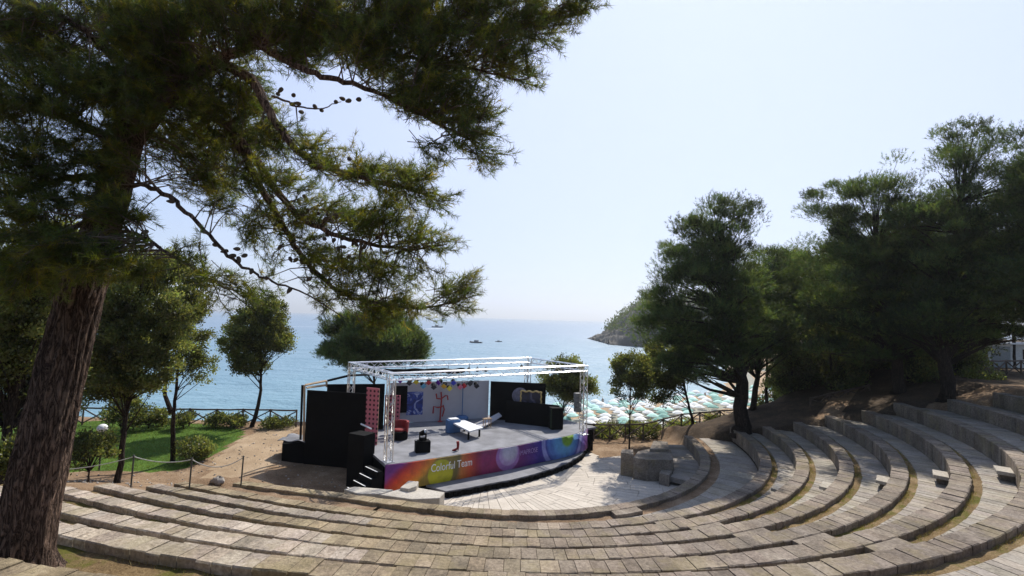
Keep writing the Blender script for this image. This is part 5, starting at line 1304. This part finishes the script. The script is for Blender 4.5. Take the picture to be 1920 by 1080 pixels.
# bathers standing in the shallows
def bather(px,py,label,face,suit):
    p=U(px,py,-16); V=[(0,0,.95),(0,0,1.15),(0,0,1.4),(0,0,1.5),(0,.01,1.62),(0,0,1.72),(.09,0,.9),(.11,.02,.5),(.11,0,.06),(-.09,0,.9),(-.1,-.02,.5),(-.12,0,.06),(.19,0,1.38),(.26,.03,1.1),(.27,.10,.86),(-.19,0,1.38),(-.27,.02,1.1),(-.25,.12,.88),(.11,.12,.02),(-.12,.12,.02),(.27,.13,.77),(-.24,.16,.79)]
    E_=[(0,1),(1,2),(2,3),(3,4),(4,5),(0,6),(6,7),(7,8),(0,9),(9,10),(10,11),(2,12),(12,13),(13,14),(2,15),(15,16),(16,17),(8,18),(11,19),(14,20),(17,21)]
    rd=[.14,.12,.15,.055,.09,.08,.085,.06,.045,.085,.06,.045,.055,.042,.03,.055,.042,.03,.03,.03,.022,.022]
    me_=bpy.data.meshes.new('person'); me_.from_pydata(V,E_,[]); me_.materials.append(M['skin']); o=link('person',me_,None,(p[0],p[1],-16.55)); o.rotation_euler=(0,0,face)
    sk=o.modifiers.new('skin','SKIN')
    for i,v in enumerate(me_.skin_vertices[0].data): v.radius=(rd[i],rd[i]*.85); v.use_root=(i==0)
    ss_=o.modifiers.new('sub','SUBSURF'); ss_.levels=1; ss_.render_levels=1
    tag(o,label,'person')
    q=MB(); q.lathe((0,0,0),[(.16,.82),(.165,.95),(.15,1.05)],12); me2=bpy.data.meshes.new('swimwear'); me2.from_pydata(q.v,[],q.f); me2.materials.append(suit); link('swimwear',me2,o)
bather(1130,757,'bather in dark swimwear standing in the shallows nearest the stage',.4,M['black'])
bather(1322,745,'bather in dark swimwear standing in shallow water left of the big pine',2.,M['blue'])
bather(1187,768,'bather in red swimwear at the water edge above the umbrellas',1.,M['red'])

# ---------------------------------------------------------------- summer haze over the sea
hm=bpy.data.materials.new('haze'); hm.use_nodes=True; hn=hm.node_tree; hn.nodes.clear()
ho=hn.nodes.new('ShaderNodeOutputMaterial'); hv=hn.nodes.new('ShaderNodeVolumePrincipled'); hn.links.new(hv.outputs[0],ho.inputs['Volume'])
hv.inputs['Density'].default_value=.00022; hv.inputs['Color'].default_value=(.92,.96,1,1); hv.inputs['Anisotropy'].default_value=.5
q=MB(); q.box((0,18500,116),(60400,43400,268)); me_=bpy.data.meshes.new('haze'); me_.from_pydata(q.v,[],q.f); me_.materials.append(hm)
tag(link('haze',me_),'thin pale summer haze over the sea','haze',kind='stuff')

# ---------------------------------------------------------------- ground cover
rng=np.random.default_rng(77)
lx=np.array(lawnpoly); n=26000
X=rng.uniform(-30,lx[:,0].max(),n);Y=rng.uniform(lx[:,1].min(),lx[:,1].max(),n); k=inpoly(X,Y,lawnpoly); X,Y=X[k],Y[k]
V,F,c=blades(np.stack([X,Y,H(X,Y)-.01],1),.10,.012,.35)
tag(link('lawn_grass',fast_mesh('lawn_grass',V,F,M['grass'],c)),'short green grass of the lawn by the sea fence','grass',kind='stuff')
# needle litter near the trunk
n=14000; X=rng.uniform(-14,-1,n);Y=rng.uniform(4.5,13,n); Z=H(X,Y)
a=rng.uniform(0,math.pi*2,n); ln=rng.uniform(.02,.07,n); d=np.stack([np.cos(a)*ln,np.sin(a)*ln,rng.normal(0,.004,n)],1); s=np.stack([-np.sin(a)*.004,np.cos(a)*.004,np.zeros(n)],1)
P=np.stack([X,Y,Z+.012],1); V=np.stack([P-s,P+s,P+d],1).reshape(-1,3); c=np.repeat(rng.uniform(.6,1.6,(n,1))*np.ones(3),3,axis=0)
M['litter']=leaf_mat('dry_needles',(.24,.15,.08),(.1,.06,.03),.1)
tag(link('needle_litter',fast_mesh('needle_litter',V,np.arange(3*n).reshape(-1,3),M['litter'],c)),'fallen dry pine needles on the bare earth by the big trunk','litter',kind='stuff')

# needles, crumbs and small stones lying on the seats and walkways
n=16000; th=R(-136)+rng.uniform(0,1,n)*R(130); rk=rng.uniform(13.2,27.6,n)
rr_=np.array([q[1] for q in RINGS]); zz_=np.array([q[2] for q in RINGS]); j=np.searchsorted(rr_,rk); j=np.clip(j,1,len(rr_)-1)
on=rk>(rr_[j]-SW+.03); zt=np.where(on,zz_[j]+.013,zz_[j-1]-DROP+.008)
keep=(on|(np.degrees(th)>-110))&((np.sin(th*23+rk*1.3)+np.sin(rk*5+th*9))>-.4); th,rk,zt=th[keep],rk[keep],zt[keep]; n=len(th)
P=pp(rk,th,zt); a=rng.uniform(0,math.pi*2,n); ln=rng.uniform(.02,.06,n); d=np.stack([np.cos(a)*ln,np.sin(a)*ln,rng.uniform(0,.01,n)],1); s_=np.stack([-np.sin(a)*.005,np.cos(a)*.005,np.zeros(n)],1)
V=np.stack([P-s_,P+s_,P+d],1).reshape(-1,3); c=np.repeat(rng.uniform(.4,1.5,(n,1))*np.ones(3),3,axis=0)
tag(link('needle_litter',fast_mesh('needle_litter',V,np.arange(3*n).reshape(-1,3),M['litter'],c)),'scattered dry needles and crumbs lying on the stone seat rows','litter',kind='stuff')
n=900; X=rng.uniform(-22,-6,n);Y=rng.uniform(17,34,n); k=~inpoly(X,Y,lawnpoly)&(np.hypot(X-CX,Y-CY)>11.5); X,Y=X[k],Y[k]; n=len(X); Z=H(X,Y)
sz=rng.uniform(.015,.07,n)**1.0; oc=np.array([(1,0,0),(0,1,0),(-1,0,0),(0,-1,0),(0,0,.8),(0,0,-.4)],float)
V=(np.stack([X,Y,Z+.01],1)[:,None]+oc[None]*sz[:,None,None]*rng.uniform(.6,1.3,(n,6,1))).reshape(-1,3)
ft=np.array([(0,1,4),(1,2,4),(2,3,4),(3,0,4),(1,0,5),(2,1,5),(3,2,5),(0,3,5)]); F=(np.arange(n)[:,None,None]*6+ft[None]).reshape(-1,3)
tag(link('pebbles',fast_mesh('pebbles',V,F,M['rock'],np.repeat(rng.uniform(.6,1.5,(n,1))*np.ones(3),6,axis=0))),'small stones scattered over the bare sandy ground left of the stage','pebbles',kind='stuff')
